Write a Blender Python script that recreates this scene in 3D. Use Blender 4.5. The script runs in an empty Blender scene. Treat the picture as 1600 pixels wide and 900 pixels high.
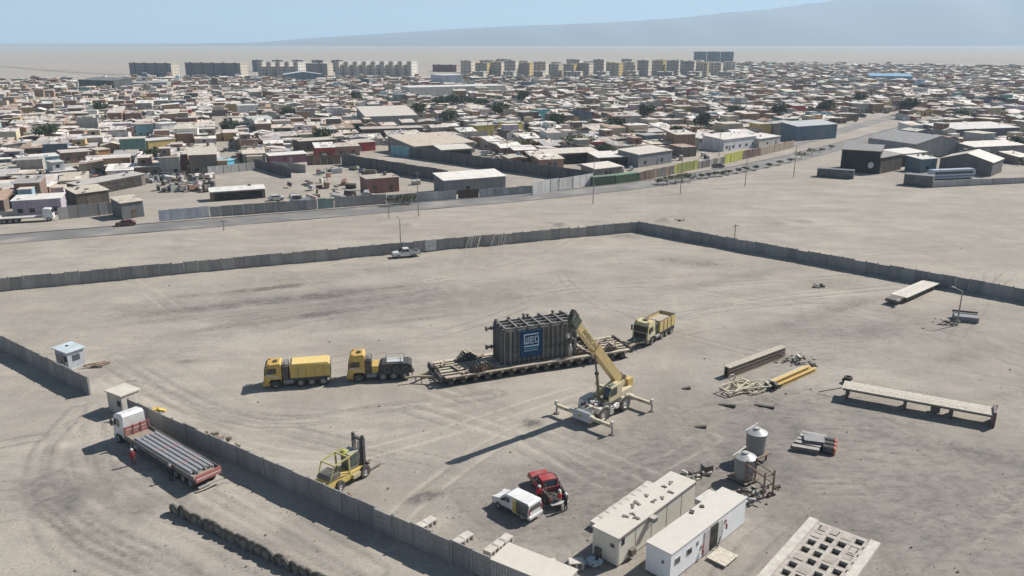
import bpy, math, random
import numpy as np
from mathutils import Vector, Matrix

S = bpy.context.scene
C = S.collection
R = math.radians
# ---------------------------------------------------------------- camera
FPX, CAM_H, HORIZON = 1260.0, 40.0, 64.0          # focal length in photo pixels (1600 wide), eye height, horizon row
PITCH = math.atan((450 - HORIZON) / FPX)
cam_d = bpy.data.cameras.new('camera'); cam = bpy.data.objects.new('camera', cam_d); C.objects.link(cam)
cam.location = (0, 0, CAM_H); cam.rotation_euler = (math.pi/2 - PITCH, 0, 0)
cam_d.sensor_width = 36; cam_d.lens = FPX / 1600 * 36; cam_d.clip_start = 1; cam_d.clip_end = 120000
S.camera = cam
# ---------------------------------------------------------------- sky, sun, exposure
SUN_AZ, SUN_EL = 29.0, 43.0                        # azimuth counter-clockwise from +X
w = bpy.data.worlds.new('World'); S.world = w; w.use_nodes = True
nt = w.node_tree; bg = nt.nodes['Background']; sky = nt.nodes.new('ShaderNodeTexSky')
sky.sky_type = 'NISHITA'; sky.sun_disc = False; sky.sun_elevation = R(SUN_EL); sky.sun_rotation = R(90 - SUN_AZ)
sky.altitude = 2300; sky.air_density = 0.8; sky.dust_density = 1.2; sky.ozone_density = 1.5
nt.links.new(sky.outputs[0], bg.inputs[0]); bg.inputs[1].default_value = 0.05
sd = bpy.data.lights.new('sun', 'SUN'); sun = bpy.data.objects.new('sun', sd); C.objects.link(sun)
sd.energy = 5.0; sd.angle = R(0.53); sd.color = (1.0, 0.955, 0.89)
to_sun = Vector((math.cos(R(SUN_AZ))*math.cos(R(SUN_EL)), math.sin(R(SUN_AZ))*math.cos(R(SUN_EL)), math.sin(R(SUN_EL))))
sun.rotation_euler = to_sun.to_track_quat('Z', 'Y').to_euler(); sun.location = (60, 60, 90)
vs = S.view_settings; vs.view_transform = 'Standard'; vs.look = 'None'; vs.exposure = 0.5; vs.gamma = 1
S.render.engine = 'CYCLES'; S.cycles.use_denoising = True; S.cycles.max_bounces = 5; S.cycles.volume_bounces = 1
S.cycles.caustics_reflective = False; S.cycles.caustics_refractive = False

# ---------------------------------------------------------------- pixel -> place (1600x900 photo pixels, on the plane z)
_cp, _sp = math.cos(PITCH), math.sin(PITCH)
def G(x, y, z=0.0):
    u = (x-800)/FPX; v = -(y-450)/FPX
    t = (z-CAM_H)/(-_sp + v*_cp)
    return Vector((u*t, (_cp + v*_sp)*t, z))
def proj(X, Y, Z=0.0):
    d = Y*_cp - (Z-CAM_H)*_sp
    return 800 + FPX*X/d, 450 - FPX*(Y*_sp + (Z-CAM_H)*_cp)/d

# ---------------------------------------------------------------- materials: all read the colour of a face from 'col'
def new_mat(name):
    m = bpy.data.materials.new(name); m.use_nodes = True
    n = m.node_tree.nodes; return m, n, m.node_tree.links, n['Principled BSDF']
def col_mat(name, rough=0.85, metal=0.0, grain=0.18, scale=3.0, dust=0.0, spec=0.3, bump=0.0, streak=False):
    m, n, l, p = new_mat(name)
    a = n.new('ShaderNodeAttribute'); a.attribute_name = 'col'
    tc = n.new('ShaderNodeTexCoord'); mp = n.new('ShaderNodeMapping')
    oi = n.new('ShaderNodeObjectInfo')
    l.new(tc.outputs['Object'], mp.inputs[0])
    if streak: mp.inputs['Scale'].default_value = (1, 1, .22)
    off = n.new('ShaderNodeVectorMath'); off.operation = 'ADD'
    sc = n.new('ShaderNodeVectorMath'); sc.operation = 'SCALE'; sc.inputs['Scale'].default_value = 50
    l.new(oi.outputs['Random'], sc.inputs[0]); l.new(mp.outputs[0], off.inputs[0]); l.new(sc.outputs[0], off.inputs[1])
    nz = n.new('ShaderNodeTexNoise'); nz.inputs['Scale'].default_value = scale; nz.inputs['Detail'].default_value = 6
    nz.inputs['Roughness'].default_value = .65
    l.new(off.outputs[0], nz.inputs[0])
    mr = n.new('ShaderNodeMapRange'); mr.inputs[1].default_value = .3; mr.inputs[2].default_value = .7
    mr.inputs[3].default_value = 1-grain; mr.inputs[4].default_value = 1+grain
    l.new(nz.outputs[0], mr.inputs[0])
    mu = n.new('ShaderNodeVectorMath'); mu.operation = 'SCALE'
    l.new(a.outputs['Color'], mu.inputs[0]); l.new(mr.outputs[0], mu.inputs['Scale'])
    last = mu.outputs[0]
    if dust:
        nz2 = n.new('ShaderNodeTexNoise'); nz2.inputs['Scale'].default_value = scale*.45; nz2.inputs['Detail'].default_value = 5
        l.new(off.outputs[0], nz2.inputs[0])
        mr2 = n.new('ShaderNodeMapRange'); mr2.inputs[1].default_value = .38; mr2.inputs[2].default_value = .75
        mr2.inputs[3].default_value = dust*.25; mr2.inputs[4].default_value = dust
        l.new(nz2.outputs[0], mr2.inputs[0])
        mx = n.new('ShaderNodeMix'); mx.data_type = 'RGBA'; mx.inputs['B'].default_value = (.40, .35, .29, 1)
        l.new(mr2.outputs[0], mx.inputs[0]); l.new(last, mx.inputs['A']); last = mx.outputs['Result']
    l.new(last, p.inputs['Base Color'])
    p.inputs['Roughness'].default_value = rough; p.inputs['Metallic'].default_value = metal
    p.inputs['Specular IOR Level'].default_value = spec
    if bump:
        b = n.new('ShaderNodeBump'); b.inputs['Strength'].default_value = bump; b.inputs['Distance'].default_value = .05
        l.new(nz.outputs[0], b.inputs['Height']); l.new(b.outputs[0], p.inputs['Normal'])
    return m
M = dict(
    matte=col_mat('matte_surface', .9, grain=.16, dust=.22),
    concrete=col_mat('cast_concrete', .92, grain=.2, scale=1.6, dust=.2, bump=.25, streak=True),
    house=col_mat('weathered_wall', .9, grain=.22, scale=.8, dust=.25, streak=True),
    roof=col_mat('dusty_roof_sheet', .55, grain=.2, scale=.7, dust=.22, spec=.5),
    paint=col_mat('vehicle_paint', .42, grain=.14, scale=2.4, dust=.4, spec=.45),
    steel=col_mat('dusty_steel', .65, .15, grain=.2, scale=2.5, dust=.3),
    rubber=col_mat('tyre_rubber', .85, grain=.2, dust=.3),
    glass=col_mat('vehicle_glass', .08, grain=.05, spec=.8),
    wood=col_mat('weathered_timber', .9, grain=.35, scale=4, dust=.25),
    cloth=col_mat('cloth', .95, grain=.15),
    panel=col_mat('coated_panel', .6, grain=.05, scale=1.2, dust=.07, spec=.4),
    leaf=col_mat('foliage', .8, grain=.4, scale=1.5, dust=.12),
)

# ---------------------------------------------------------------- mesh builder
class MB:
    def __init__(s): s.v = []; s.f = []; s.c = []
    def add(s, vs_, fs, col):
        b = len(s.v); s.v += [tuple(p) for p in vs_]
        for f in fs: s.f.append(tuple(i+b for i in f)); s.c.append(col)
        return s
    def box(s, x0, x1, y0, y1, z0, z1, col, top=None, rot=None):
        p = [(x0,y0,z0),(x1,y0,z0),(x1,y1,z0),(x0,y1,z0),(x0,y0,z1),(x1,y0,z1),(x1,y1,z1),(x0,y1,z1)]
        if rot: p = [rot @ Vector(q) for q in p]
        s.add(p, [(0,3,2,1),(0,1,5,4),(1,2,6,5),(2,3,7,6),(3,0,4,7)], col)
        s.f.append(tuple(len(s.v)-8+i for i in (4,5,6,7))); s.c.append(top or col)
        return s
    def cbox(s, c, d, col, rz=0, rx=0, ry=0, top=None):           # centre, size, rotations in degrees
        m = Matrix.Translation(c) @ Matrix.Rotation(R(rz),4,'Z') @ Matrix.Rotation(R(ry),4,'Y') @ Matrix.Rotation(R(rx),4,'X')
        return s.box(-d[0]/2,d[0]/2,-d[1]/2,d[1]/2,-d[2]/2,d[2]/2,col,top,rot=m)
    def prism(s, prof, y0, y1, col, inset=None):                    # profile in x,z ; extruded along y
        n = len(prof); ins = inset or [0]*n
        a = [(x, y0+i, z) for (x,z),i in zip(prof,ins)]; b = [(x, y1-i, z) for (x,z),i in zip(prof,ins)]
        ar = sum(prof[i][0]*prof[(i+1)%n][1]-prof[(i+1)%n][0]*prof[i][1] for i in range(n))
        fs = [tuple(range(n)), tuple(range(2*n-1, n-1, -1))] + [(i, i+n, (i+1)%n+n, (i+1)%n) for i in range(n)]
        if ar < 0: fs = [f[::-1] for f in fs]
        return s.add(a+b, fs, col)
    def cyl(s, p0, p1, r0, r1=None, n=10, col=(.5,.5,.5), caps=True):
        r1 = r0 if r1 is None else r1
        p0, p1 = Vector(p0), Vector(p1); d = (p1-p0).normalized()
        u = d.orthogonal().normalized(); w_ = d.cross(u)
        vs_ = []
        for p, r in ((p0,r0),(p1,r1)):
            for i in range(n):
                a = 2*math.pi*i/n; vs_.append(p + u*(r*math.cos(a)) + w_*(r*math.sin(a)))
        fs = [(i,(i+1)%n,(i+1)%n+n,i+n) for i in range(n)]
        if caps: fs += [tuple(range(n-1,-1,-1)), tuple(range(n,2*n))]
        return s.add(vs_, fs, col)
    def bar(s, p0, p1, t, col, t2=None):                            # square bar between two points
        p0, p1 = Vector(p0), Vector(p1); d = p1-p0
        if d.length < 1e-6: return s
        q = d.to_track_quat('X','Z').to_matrix().to_4x4(); m = Matrix.Translation((p0+p1)/2) @ q
        L = d.length; t2 = t2 or t
        return s.box(-L/2,L/2,-t/2,t/2,-t2/2,t2/2,col,rot=m)
    def tube(s, pts, r, n, col):
        for a, b in zip(pts, pts[1:]): s.cyl(a, b, r, r, n, col)
        return s
    def lathe(s, prof, n, col, c=(0,0,0), axis='Z'):                # profile r,z
        vs_ = []
        for r, z in prof:
            for i in range(n):
                a = 2*math.pi*i/n; x, y = r*math.cos(a), r*math.sin(a)
                vs_.append((c[0]+x,c[1]+y,c[2]+z) if axis == 'Z' else (c[0]+x,c[1]+z,c[2]+y))
        fs = []
        for k in range(len(prof)-1):
            for i in range(n):
                f = (k*n+i, k*n+(i+1)%n, (k+1)*n+(i+1)%n, (k+1)*n+i); fs.append(f if axis == 'Z' else f[::-1])
        return s.add(vs_, fs, col)
    def blob(s, c, r, col, rnd, n=7, m=4, rough=.25):
        prof = []; vs_ = []
        for k in range(m+1):
            t = math.pi*k/m
            for i in range(n):
                a = 2*math.pi*i/n; q = 1+rnd.uniform(-rough,rough)
                vs_.append((c[0]+r[0]*math.sin(t)*math.cos(a)*q, c[1]+r[1]*math.sin(t)*math.sin(a)*q, c[2]+r[2]*math.cos(t)*q))
        fs = [(k*n+i,(k+1)*n+i,(k+1)*n+(i+1)%n,k*n+(i+1)%n) for k in range(m) for i in range(n)]
        return s.add(vs_, fs, col)
    def mesh(s, name, mat, smooth=False):
        me = bpy.data.meshes.new(name); me.from_pydata(s.v, [], s.f)
        at = me.color_attributes.new('col', 'FLOAT_COLOR', 'CORNER')
        cnt = np.fromiter((len(f) for f in s.f), int, len(s.f))
        cc = np.ones((len(s.f),4), np.float32); cc[:,:3] = np.array([c[:3] for c in s.c], np.float32) if s.c else 0
        at.data.foreach_set('color', np.repeat(cc, cnt, axis=0).ravel())
        me.materials.append(M[mat] if isinstance(mat, str) else mat)
        if smooth: me.polygons.foreach_set('use_smooth', [True]*len(s.f))
        me.update(); return me
    def build(s, name, mat, parent=None, loc=(0,0,0), rz=0, smooth=False, label=None, kind=None):
        o = bpy.data.objects.new(name, s.mesh(name, mat, smooth)); C.objects.link(o)
        o.location = loc; o.rotation_euler.z = R(rz)
        if parent: o.parent = parent
        if label: o['label'] = label
        if kind: o['kind'] = kind
        return o
def obj(name, me, parent=None, loc=(0,0,0), rz=0):
    o = bpy.data.objects.new(name, me); C.objects.link(o); o.location = loc; o.rotation_euler.z = R(rz)
    if parent: o.parent = parent
    return o
def tag(o, label, cat=None, group=None, kind=None):
    if label: o['label'] = label
    if cat: o['category'] = cat
    if group: o['group'] = group
    if kind: o['kind'] = kind
    return o
def thing(name, label, cat, loc=(0,0,0), rz=0, group=None):
    o = bpy.data.objects.new(name, None); C.objects.link(o); o.empty_display_size = .3
    o.location = loc; o.rotation_euler.z = R(rz); return tag(o, label, cat, group)
def copy_tree(o, parent=None, loc=None, rz=None, label=None):
    c = o.copy(); C.objects.link(c); c.parent = parent
    if loc is not None: c.location = loc
    if rz is not None: c.rotation_euler.z = R(rz)
    if label: c['label'] = label
    for ch in o.children: copy_tree(ch, c)
    return c
def ang(a, b): return math.degrees(math.atan2(b[1]-a[1], b[0]-a[0]))
def jit(c, a, rnd):
    k = 1+rnd.uniform(-a,a); return tuple(max(0,min(1,x*k*(1+rnd.uniform(-a,a)*.25))) for x in c)
def lerp(a, b, t): return a + (b-a)*t

WHITE=(.78,.77,.74); CREAM=(.62,.56,.44); YEL=(.60,.385,.055); BLACK=(.018,.018,.02); DARK=(.05,.05,.055); GREY=(.30,.30,.30)
RUST=(.18,.09,.05); TYRE=(.03,.03,.03); SAND=(.45,.39,.32); CONC=(.34,.33,.31)
# ================================================================ SETTING: ground, road, mountains, haze
def seg_dist(X, Y, pts):
    d = np.full(X.shape, 1e9)
    for (ax,ay),(bx,by) in zip(pts, pts[1:]):
        vx, vy = bx-ax, by-ay; L = vx*vx+vy*vy+1e-9
        t = np.clip(((X-ax)*vx+(Y-ay)*vy)/L, 0, 1)
        d = np.minimum(d, np.hypot(X-ax-t*vx, Y-ay-t*vy))
    return d
def gp(*px): return [tuple(G(x,y)[:2]) for x,y in px]
nrng = np.random.default_rng(7)
def vnoise(X, Y, s, seed):
    r = np.random.default_rng(seed); T = r.random((64,64))
    x, y = X/s, Y/s; xi, yi = np.floor(x).astype(int), np.floor(y).astype(int); fx, fy = x-xi, y-yi
    fx, fy = fx*fx*(3-2*fx), fy*fy*(3-2*fy)
    a = T[xi%64,yi%64]; b = T[(xi+1)%64,yi%64]; c = T[xi%64,(yi+1)%64]; d = T[(xi+1)%64,(yi+1)%64]
    return a*(1-fx)*(1-fy)+b*fx*(1-fy)+c*(1-fx)*fy+d*fx*fy
def axis(lo, hi, step, far, n):
    core = np.arange(lo, hi+step/2, step); g = np.geomspace(step, far, n)
    return np.concatenate([lo-g[::-1], core, hi+g])
gx = axis(-92, 98, .32, 60000, 42); gy = axis(40, 180, .32, 70000, 58); gy = gy[gy > -3000]
X, Y = np.meshgrid(gx, gy)
near = ((X>-110)&(X<130)&(Y>30)&(Y<200)).astype(float)
Z = near*((vnoise(X,Y,9,1)-.5)*.10 + (vnoise(X,Y,2.3,2)-.5)*.05 + (vnoise(X,Y,.9,3)-.5)*.03)
T1 = np.zeros_like(X); T2 = np.zeros_like(X); T3 = np.zeros_like(X)                                             # darker, driven-over soil
def track(px, w, k, gauge=None):
    global T1, Z
    pts = gp(*px); d = seg_dist(X, Y, pts)
    if gauge: m = np.exp(-((d-gauge/2)/w)**2)
    else: m = np.exp(-(d/w)**2)
    m = m*(.35+1.1*vnoise(X,Y,3.5,11)); T1 = np.maximum(T1, k*m); Z -= near*m*k*.05
def patch(x, y, rx, ry, k, a=0):
    global T1
    c = G(x,y); ca, sa = math.cos(R(a)), math.sin(R(a)); u = (X-c.x)*ca+(Y-c.y)*sa; v = -(X-c.x)*sa+(Y-c.y)*ca
    m = np.exp(-((u/rx)**2+(v/ry)**2))*(.45+2.2*vnoise(X,Y,2.2,12)*vnoise(X,Y,6,13)+.5*(vnoise(X,Y,.8,14)-.5)); T1 = np.maximum(T1, k*m)
patch(1010, 745, 14, 6, .75, 45); patch(1180, 690, 16, 9, .6, 30); patch(900, 700, 12, 4, .35, 30); patch(1400, 800, 18, 8, .5, 30)
patch(470, 465, 14, 2.0, 1.5, 20); patch(330, 480, 12, 1.8, 1.1, 22); patch(520, 488, 15, 1.4, 1.4, 24); patch(400, 452, 10, 1.2, 1.2, 22); patch(560, 470, 8, 1.0, 1.4, 22); patch(680, 480, 22, 3, .5, 21)
patch(660, 778, 1.7, .8, 1.4, 30); patch(830, 660, 1.1, .9, 1.5, 0); patch(560, 425, 22, 3, .5, 24); patch(1090, 410, 9, 3, .8, -20)
patch(1320, 480, 8, 2, .8, 30); patch(1500, 560, 12, 2, .6, 30); patch(1480, 700, 14, 2, .6, -30); patch(1330, 520, 10, 3, .5, 20)
patch(980, 370, 4, 2, .8, 0); patch(120, 775, 2.2, 2.5, 1.0, 20); patch(870, 350, 3, 1, .8, -30); patch(220, 800, 3, 2, .5, 0)
patch(1050,800,10,5,.7,45); patch(880,760,10,4,.5,45); patch(1240,740,14,6,.55,35); patch(1150,640,14,7,.5,30); patch(1010,660,9,5,.5,40); patch(800,740,8,3,.4,40); patch(620,740,8,3,.3,40)
patch(420,474,10,.8,1.5,22); patch(560,455,9,.7,1.3,22); patch(260,500,9,1.2,.6,22); patch(640,500,14,1.0,.5,20); patch(760,470,12,1.2,.5,20); patch(230,560,5,1.6,.5,10); patch(290,565,1.6,.8,1.0,20)
patch(1120,440,18,2,.5,30); patch(1260,500,14,2,.5,30); patch(1560,620,10,2,.6,20); patch(1440,620,12,3,.4,-20)
for dy in (0, 5, 9, 13, 17, 22, 28, 36): track([(300+dy*3,500+dy*.5),(420,480+dy*.8),(520,466+dy*.9),(640,452+dy*.8)], .22, .55)
for dy in (0, 9, 17, 28): track([(380+dy*2,492+dy*.8),(470,478+dy),(560,466+dy*.9),(680,452+dy)], .35, .6)
for i in range(9):
    o = i*6-24
    track([(1060,470+o*.3),(1180,455+o*.25),(1320,440+o*.3),(1450,432+o*.4)], .3, .35)
for o in (0, 14, 30): track([(640,560+o),(800,640+o),(900,730+o),(1010,780+o)], .3, .3)
for o in (0, 26): track([(1290,720+o),(1400,730+o),(1500,760+o),(1620,800+o)], .35, .45, 2)
for o in (0, 22, 60): track([(280+o*.3,770+o),(400,835+o*.7),(500,880+o*.5),(560,920+o)], .25, .5, 1.8)
for o in (0, 18): track([(70,770+o),(150,830+o),(260,880+o),(330,930)], .35, .9, 1.9)
for o in (0, 12, 25): track([(1240,470+o),(1340,480+o*.6),(1450,500+o),(1610,540+o*1.5)], .3, .45)
for o in (0, 20, 37): track([(1240,600+o),(1330,690+o),(1440,790+o),(1560,900+o)], .3, .35, 2.0)
for o in (0, 40): track([(250,560+o),(380,640+o),(560,650+o),(760,620+o*.6)], .4, .22, 2.1)
# worn wheel tracks: pairs of narrow lines along smooth curves, darker or paler than the sand
def smooth(pts, n=8):
    P = [np.array(p) for p in pts]; P = [2*P[0]-P[1]]+P+[2*P[-1]-P[-2]]; out = []
    for a,b,c,d in zip(P,P[1:],P[2:],P[3:]):
        for k in range(n):
            t = k/n; out.append(tuple(.5*(2*b+(c-a)*t+(2*a-5*b+4*c-d)*t*t+(3*b-a-3*c+d)*t**3)))
    return out+[tuple(P[-2])]
def wheel_tracks(pts, k, gauge=1.9, w=.17, pale=False):
    global T1, T2, Z
    pts = smooth(pts); P = np.array(pts); lo, hi = P.min(0)-4, P.max(0)+4
    ix = np.where((gx>lo[0])&(gx<hi[0]))[0]; iy = np.where((gy>lo[1])&(gy<hi[1]))[0]
    if len(ix) < 2 or len(iy) < 2: return
    sl = np.s_[iy[0]:iy[-1]+1, ix[0]:ix[-1]+1]; x, y = X[sl], Y[sl]
    d = seg_dist(x, y, pts); m = np.exp(-((d-gauge/2)/w)**2)*np.clip(1.5*vnoise(x,y,4.5,int(abs(pts[0][0])*7)%50+60),0,1)
    if pale: T2[sl] = np.maximum(T2[sl], k*m)
    else: T1[sl] = np.maximum(T1[sl], k*m)
    Z[sl] -= near[sl]*m*.05
trr = random.Random(41)
for i in range(34):
    a0 = trr.choice((20,24,28,200,40,140)) + trr.uniform(-14,14); x, y = trr.uniform(-55,75), trr.uniform(58,150); pts = [(x,y)]; cur = trr.uniform(-9,9)
    for k in range(trr.randrange(4,9)): x += 7*math.cos(R(a0)); y += 7*math.sin(R(a0)); a0 += cur+trr.uniform(-5,5); pts.append((x,y))
    wheel_tracks(pts, trr.uniform(.35,.95), trr.choice((1.7,1.9,2.1)), trr.uniform(.14,.24), trr.random() < .4)
for px_ in ([(160,560),(300,640),(520,700),(700,740),(830,850)],[(170,590),(330,690),(480,720),(640,690),(900,610)],[(640,640),(800,690),(930,760),(1000,740),(1100,690)],[(1050,640),(1130,720),(1240,760),(1400,760),(1600,740)],[(1060,500),(1200,470),(1400,450)],[(760,620),(600,640),(400,660),(200,600)],[(980,700),(1110,640),(1300,640),(1420,690),(1600,780)],[(120,640),(60,720),(90,850),(250,930)],[(120,660),(150,760),(330,850),(520,930)],[(330,770),(420,820),(560,905)],[(880,640),(760,700),(640,790),(600,850)],[(1240,800),(1180,850),(1130,900)],[(900,880),(860,840),(760,830),(700,780)],[(1330,860),(1440,800),(1600,770)],[(1400,900),(1480,840),(1620,800)]):
    for o in (0,1.1): wheel_tracks([(a+o,b+o*.8) for a,b in gp(*px_)], .8, 2.0, .2, trr.random()<.35)
def zone3(x, y, rx, ry, a, k):
    global T3
    c = G(x,y); ca, sa = math.cos(R(a)), math.sin(R(a)); u = (X-c.x)*ca+(Y-c.y)*sa; v = -(X-c.x)*sa+(Y-c.y)*ca
    T3 = np.maximum(T3, k*np.clip(1.25-np.sqrt((u/rx)**2+(v/ry)**2)+(vnoise(X,Y,5,91)-.5)*.7,0,1))
zone3(1010,740,17,9,40,1); zone3(1230,700,22,13,30,.85); zone3(1450,780,22,14,20,.8); zone3(860,780,12,7,45,.7); zone3(620,470,34,9,21,.6); zone3(1350,520,26,11,25,.6); zone3(300,480,20,6,22,.6); zone3(100,760,7,6,0,.6)
# sandy heaps beside the flatbed
def heap(x, y, r, h, seed):
    global Z
    c = G(x,y); d = np.hypot(X-c.x, Y-c.y)/r; m = np.clip(1-d,0,1)**1.3
    Z += near*m*h*(.7+.6*vnoise(X,Y,.9,seed))
for i,(x,y,r,h) in enumerate([(100,745,2.6,.7),(130,790,2.2,.5),(245,745,1.3,.5),(215,720,.9,.3),(170,720,1.2,.3),(90,700,1.5,.35),(60,760,2.5,.4),(180,775,1.6,.35),
    (300,775,1.2,.3),(1040,345,3,.7),(1095,320,3.5,.8),(880,352,2.6,.6),(640,352,3,.4),(1220,350,4,.5),(1260,345,3,.4),(290,375,3,.3)]): heap(x,y,r,h,30+i)
for a_, b_ in (((-30,458),(998,362)),((998,362),(1640,480)),((-40,524),(141,617)),((204,652),(772,912))):
    d_ = seg_dist(X, Y, gp(a_,b_)); Z += near*np.exp(-(d_/.7)**2)*.42*np.clip(vnoise(X,Y,3.0,44)-.35,0,1)
far_h = np.clip((np.hypot(X,Y)-3000)/20000,0,1)
ny, nx = X.shape
idx = np.arange(nx*ny).reshape(ny,nx)
quads = np.stack([idx[:-1,:-1],idx[:-1,1:],idx[1:,1:],idx[1:,:-1]],-1).reshape(-1,4)
gm = bpy.data.meshes.new('ground'); gm.vertices.add(nx*ny); gm.loops.add(quads.size); gm.polygons.add(len(quads))
gm.vertices.foreach_set('co', np.stack([X,Y,Z],-1).astype(np.float32).ravel())
gm.loops.foreach_set('vertex_index', quads.astype(np.int32).ravel())
gm.polygons.foreach_set('loop_start', np.arange(0,quads.size,4,dtype=np.int32)); gm.polygons.foreach_set('loop_total', np.full(len(quads),4,np.int32))
gm.polygons.foreach_set('use_smooth', np.ones(len(quads),bool)); gm.update(calc_edges=True)
for nm_, arr in (('pale',T2),('grey',T3)):
    a_ = gm.attributes.new(nm_, 'FLOAT', 'POINT'); a_.data.foreach_set('value', np.clip(arr,0,1.2).astype(np.float32).ravel())
at = gm.attributes.new('soil', 'FLOAT', 'POINT'); at.data.foreach_set('value', np.clip(T1,0,1.5).astype(np.float32).ravel())
def ramp(n, l, src, stops):
    r = n.new('ShaderNodeValToRGB'); e = r.color_ramp.elements
    while len(e) < len(stops): e.new(.5)
    for k,(p,c) in zip(e, stops): k.position = p; k.color = (*c,1) if not isinstance(c,(int,float)) else (c,c,c,1)
    l.new(src, r.inputs[0]); return r.outputs[0]
def ground_material():
    m, n, l, p = new_mat('desert_soil')
    g = n.new('ShaderNodeNewGeometry')
    def noise(scale, detail=5, st=(1,1,1), rot=0, rough=.6):
        mp = n.new('ShaderNodeMapping'); mp.inputs['Scale'].default_value = st; mp.inputs['Rotation'].default_value = (0,0,R(rot))
        t = n.new('ShaderNodeTexNoise'); t.inputs['Scale'].default_value = scale; t.inputs['Detail'].default_value = detail; t.inputs['Roughness'].default_value = rough
        l.new(g.outputs['Position'], mp.inputs[0]); l.new(mp.outputs[0], t.inputs[0]); return t.outputs[0]
    def mix(f, a, b, mode='MIX'):
        x = n.new('ShaderNodeMix'); x.data_type = 'RGBA'; x.blend_type = mode
        for s_, v in ((0,f),('A',a),('B',b)):
            if hasattr(v,'links') or hasattr(v,'is_linked'): l.new(v, x.inputs[s_])
            elif isinstance(v,(int,float)): x.inputs[s_].default_value = v
            else: x.inputs[s_].default_value = (*v,1)
        return x.outputs['Result']
    base = ramp(n, l, noise(.035, 6), [(.3,(.305,.272,.232)),(.5,(.39,.352,.302)),(.7,(.47,.425,.365))])
    base = mix(ramp(n, l, noise(.22, 7, (.35,1,1), -20), [(.42,0.),(.66,.75)]), base, (.285,.256,.222))      # wind-blown streaks along the yard
    base = mix(ramp(n, l, noise(.5, 6, (1,.3,1), -35), [(.48,0.),(.72,.4)]), base, (.46,.41,.345))
    base = mix(ramp(n, l, noise(2.2, 8, rough=.78), [(.45,0.),(.7,.65)]), base, (.245,.218,.19))
    base = mix(ramp(n, l, noise(.13, 7, (.5,1,1), -28, .7), [(.5,0.),(.68,.6)]), base, (.26,.236,.208))
    base = mix(ramp(n, l, noise(.004, 6, (.3,1,1), -10, .65), [(.45,0.),(.65,.5)]), base, (.31,.265,.22))
    def attr_mask(name, nz_):
        q = n.new('ShaderNodeAttribute'); q.attribute_name = name; f = n.new('ShaderNodeMath'); f.operation = 'MULTIPLY'; f.use_clamp = True
        l.new(q.outputs['Fac'], f.inputs[0]); l.new(nz_, f.inputs[1]); return f.outputs[0]
    base = mix(attr_mask('grey', ramp(n, l, noise(.45, 8, rough=.7), [(.3,.35),(.7,1.)])), base, (.222,.207,.188))
    base = mix(attr_mask('grey', ramp(n, l, noise(1.1, 8, (.5,1,1), -25, .75), [(.47,0.),(.62,.85)])), base, (.145,.134,.122))
    base = mix(attr_mask('pale', ramp(n, l, noise(.8, 5), [(.3,.3),(.6,.9)])), base, (.50,.45,.38))
    at = n.new('ShaderNodeAttribute'); at.attribute_name = 'soil'
    f = n.new('ShaderNodeMath'); f.operation = 'MULTIPLY'; f.use_clamp = True
    l.new(at.outputs['Fac'], f.inputs[0]); l.new(ramp(n, l, noise(1.3, 6), [(.3,.25),(.65,1.)]), f.inputs[1])
    base = mix(f.outputs[0], base, (.150,.138,.124))
    sp = ramp(n, l, noise(9, 3, rough=.8), [(.62,0.),(.72,.6)])
    base = mix(sp, base, (.20,.175,.15))
    l.new(base, p.inputs['Base Color']); p.inputs['Roughness'].default_value = .96; p.inputs['Specular IOR Level'].default_value = .12
    b = n.new('ShaderNodeBump'); b.inputs['Strength'].default_value = .55; b.inputs['Distance'].default_value = .12
    l.new(noise(3.2, 8, rough=.72), b.inputs['Height']); l.new(b.outputs[0], p.inputs['Normal'])
    return m
gm.materials.append(ground_material())
ground = obj('ground', gm); tag(ground, None, kind='structure')

def ribbon(name, px, width, z, mat, extra=None):
    pts = [Vector(p) for p in gp(*px)]; mb = MB(); L = []
    for i, p in enumerate(pts):
        d = (pts[min(i+1,len(pts)-1)]-pts[max(i-1,0)]).normalized(); nrm = Vector((-d.y,d.x)); wd = width[i] if isinstance(width,(list,tuple)) else width
        L.append((p-nrm*wd/2, p+nrm*wd/2))
    for (a,b),(c,d) in zip(L,L[1:]): mb.add([(*a,z),(*c,z),(*d,z),(*b,z)], [(0,1,2,3)], (.1,.1,.1))
    return mb, L
def road_material(name, c0, c1, sand):
    m, n, l, p = new_mat(name); g = n.new('ShaderNodeNewGeometry')
    t = n.new('ShaderNodeTexNoise'); t.inputs['Scale'].default_value = .12; t.inputs['Detail'].default_value = 7; l.new(g.outputs['Position'], t.inputs[0])
    a = ramp(n, l, t.outputs[0], [(.35,c0),(.55,c1),(.72,sand)]); l.new(a, p.inputs['Base Color']); p.inputs['Roughness'].default_value = .9
    return m
ROAD = [(-160,391),(0,375),(200,359),(400,343.5),(600,327),(760,314),(880,303),(980,292),(1070,279),(1160,264),(1240,247),(1320,227),(1400,205),(1480,184)]
rm, rl = ribbon('road', ROAD, 9.0, .09, None)
road = rm.build('road', road_material('worn_asphalt',(.155,.15,.145),(.20,.19,.18),(.29,.265,.235))); tag(road, None, kind='structure')
k1 = MB()
for (a,b),(c,d) in zip(rl,rl[1:]):
    nb = (b-a).normalized()*.35
    k1.add([(*(b),.1),(*(d),.1),(*(d+nb),.1),(*(b+nb),.1),(*b,.22),(*d,.22),(*(d+nb),.22),(*(b+nb),.22)], [(0,1,5,4),(4,5,6,7),(2,3,7,6)], (.16,.155,.15))
kb = k1.build('kerb', 'concrete'); tag(kb, None, kind='structure')
R2 = [(905,291),(980,279),(1060,264),(1140,249),(1210,233),(1280,214),(1350,194),(1420,176)]
rm2, rl2 = ribbon('side_road', R2, 8, .086, None)
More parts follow.
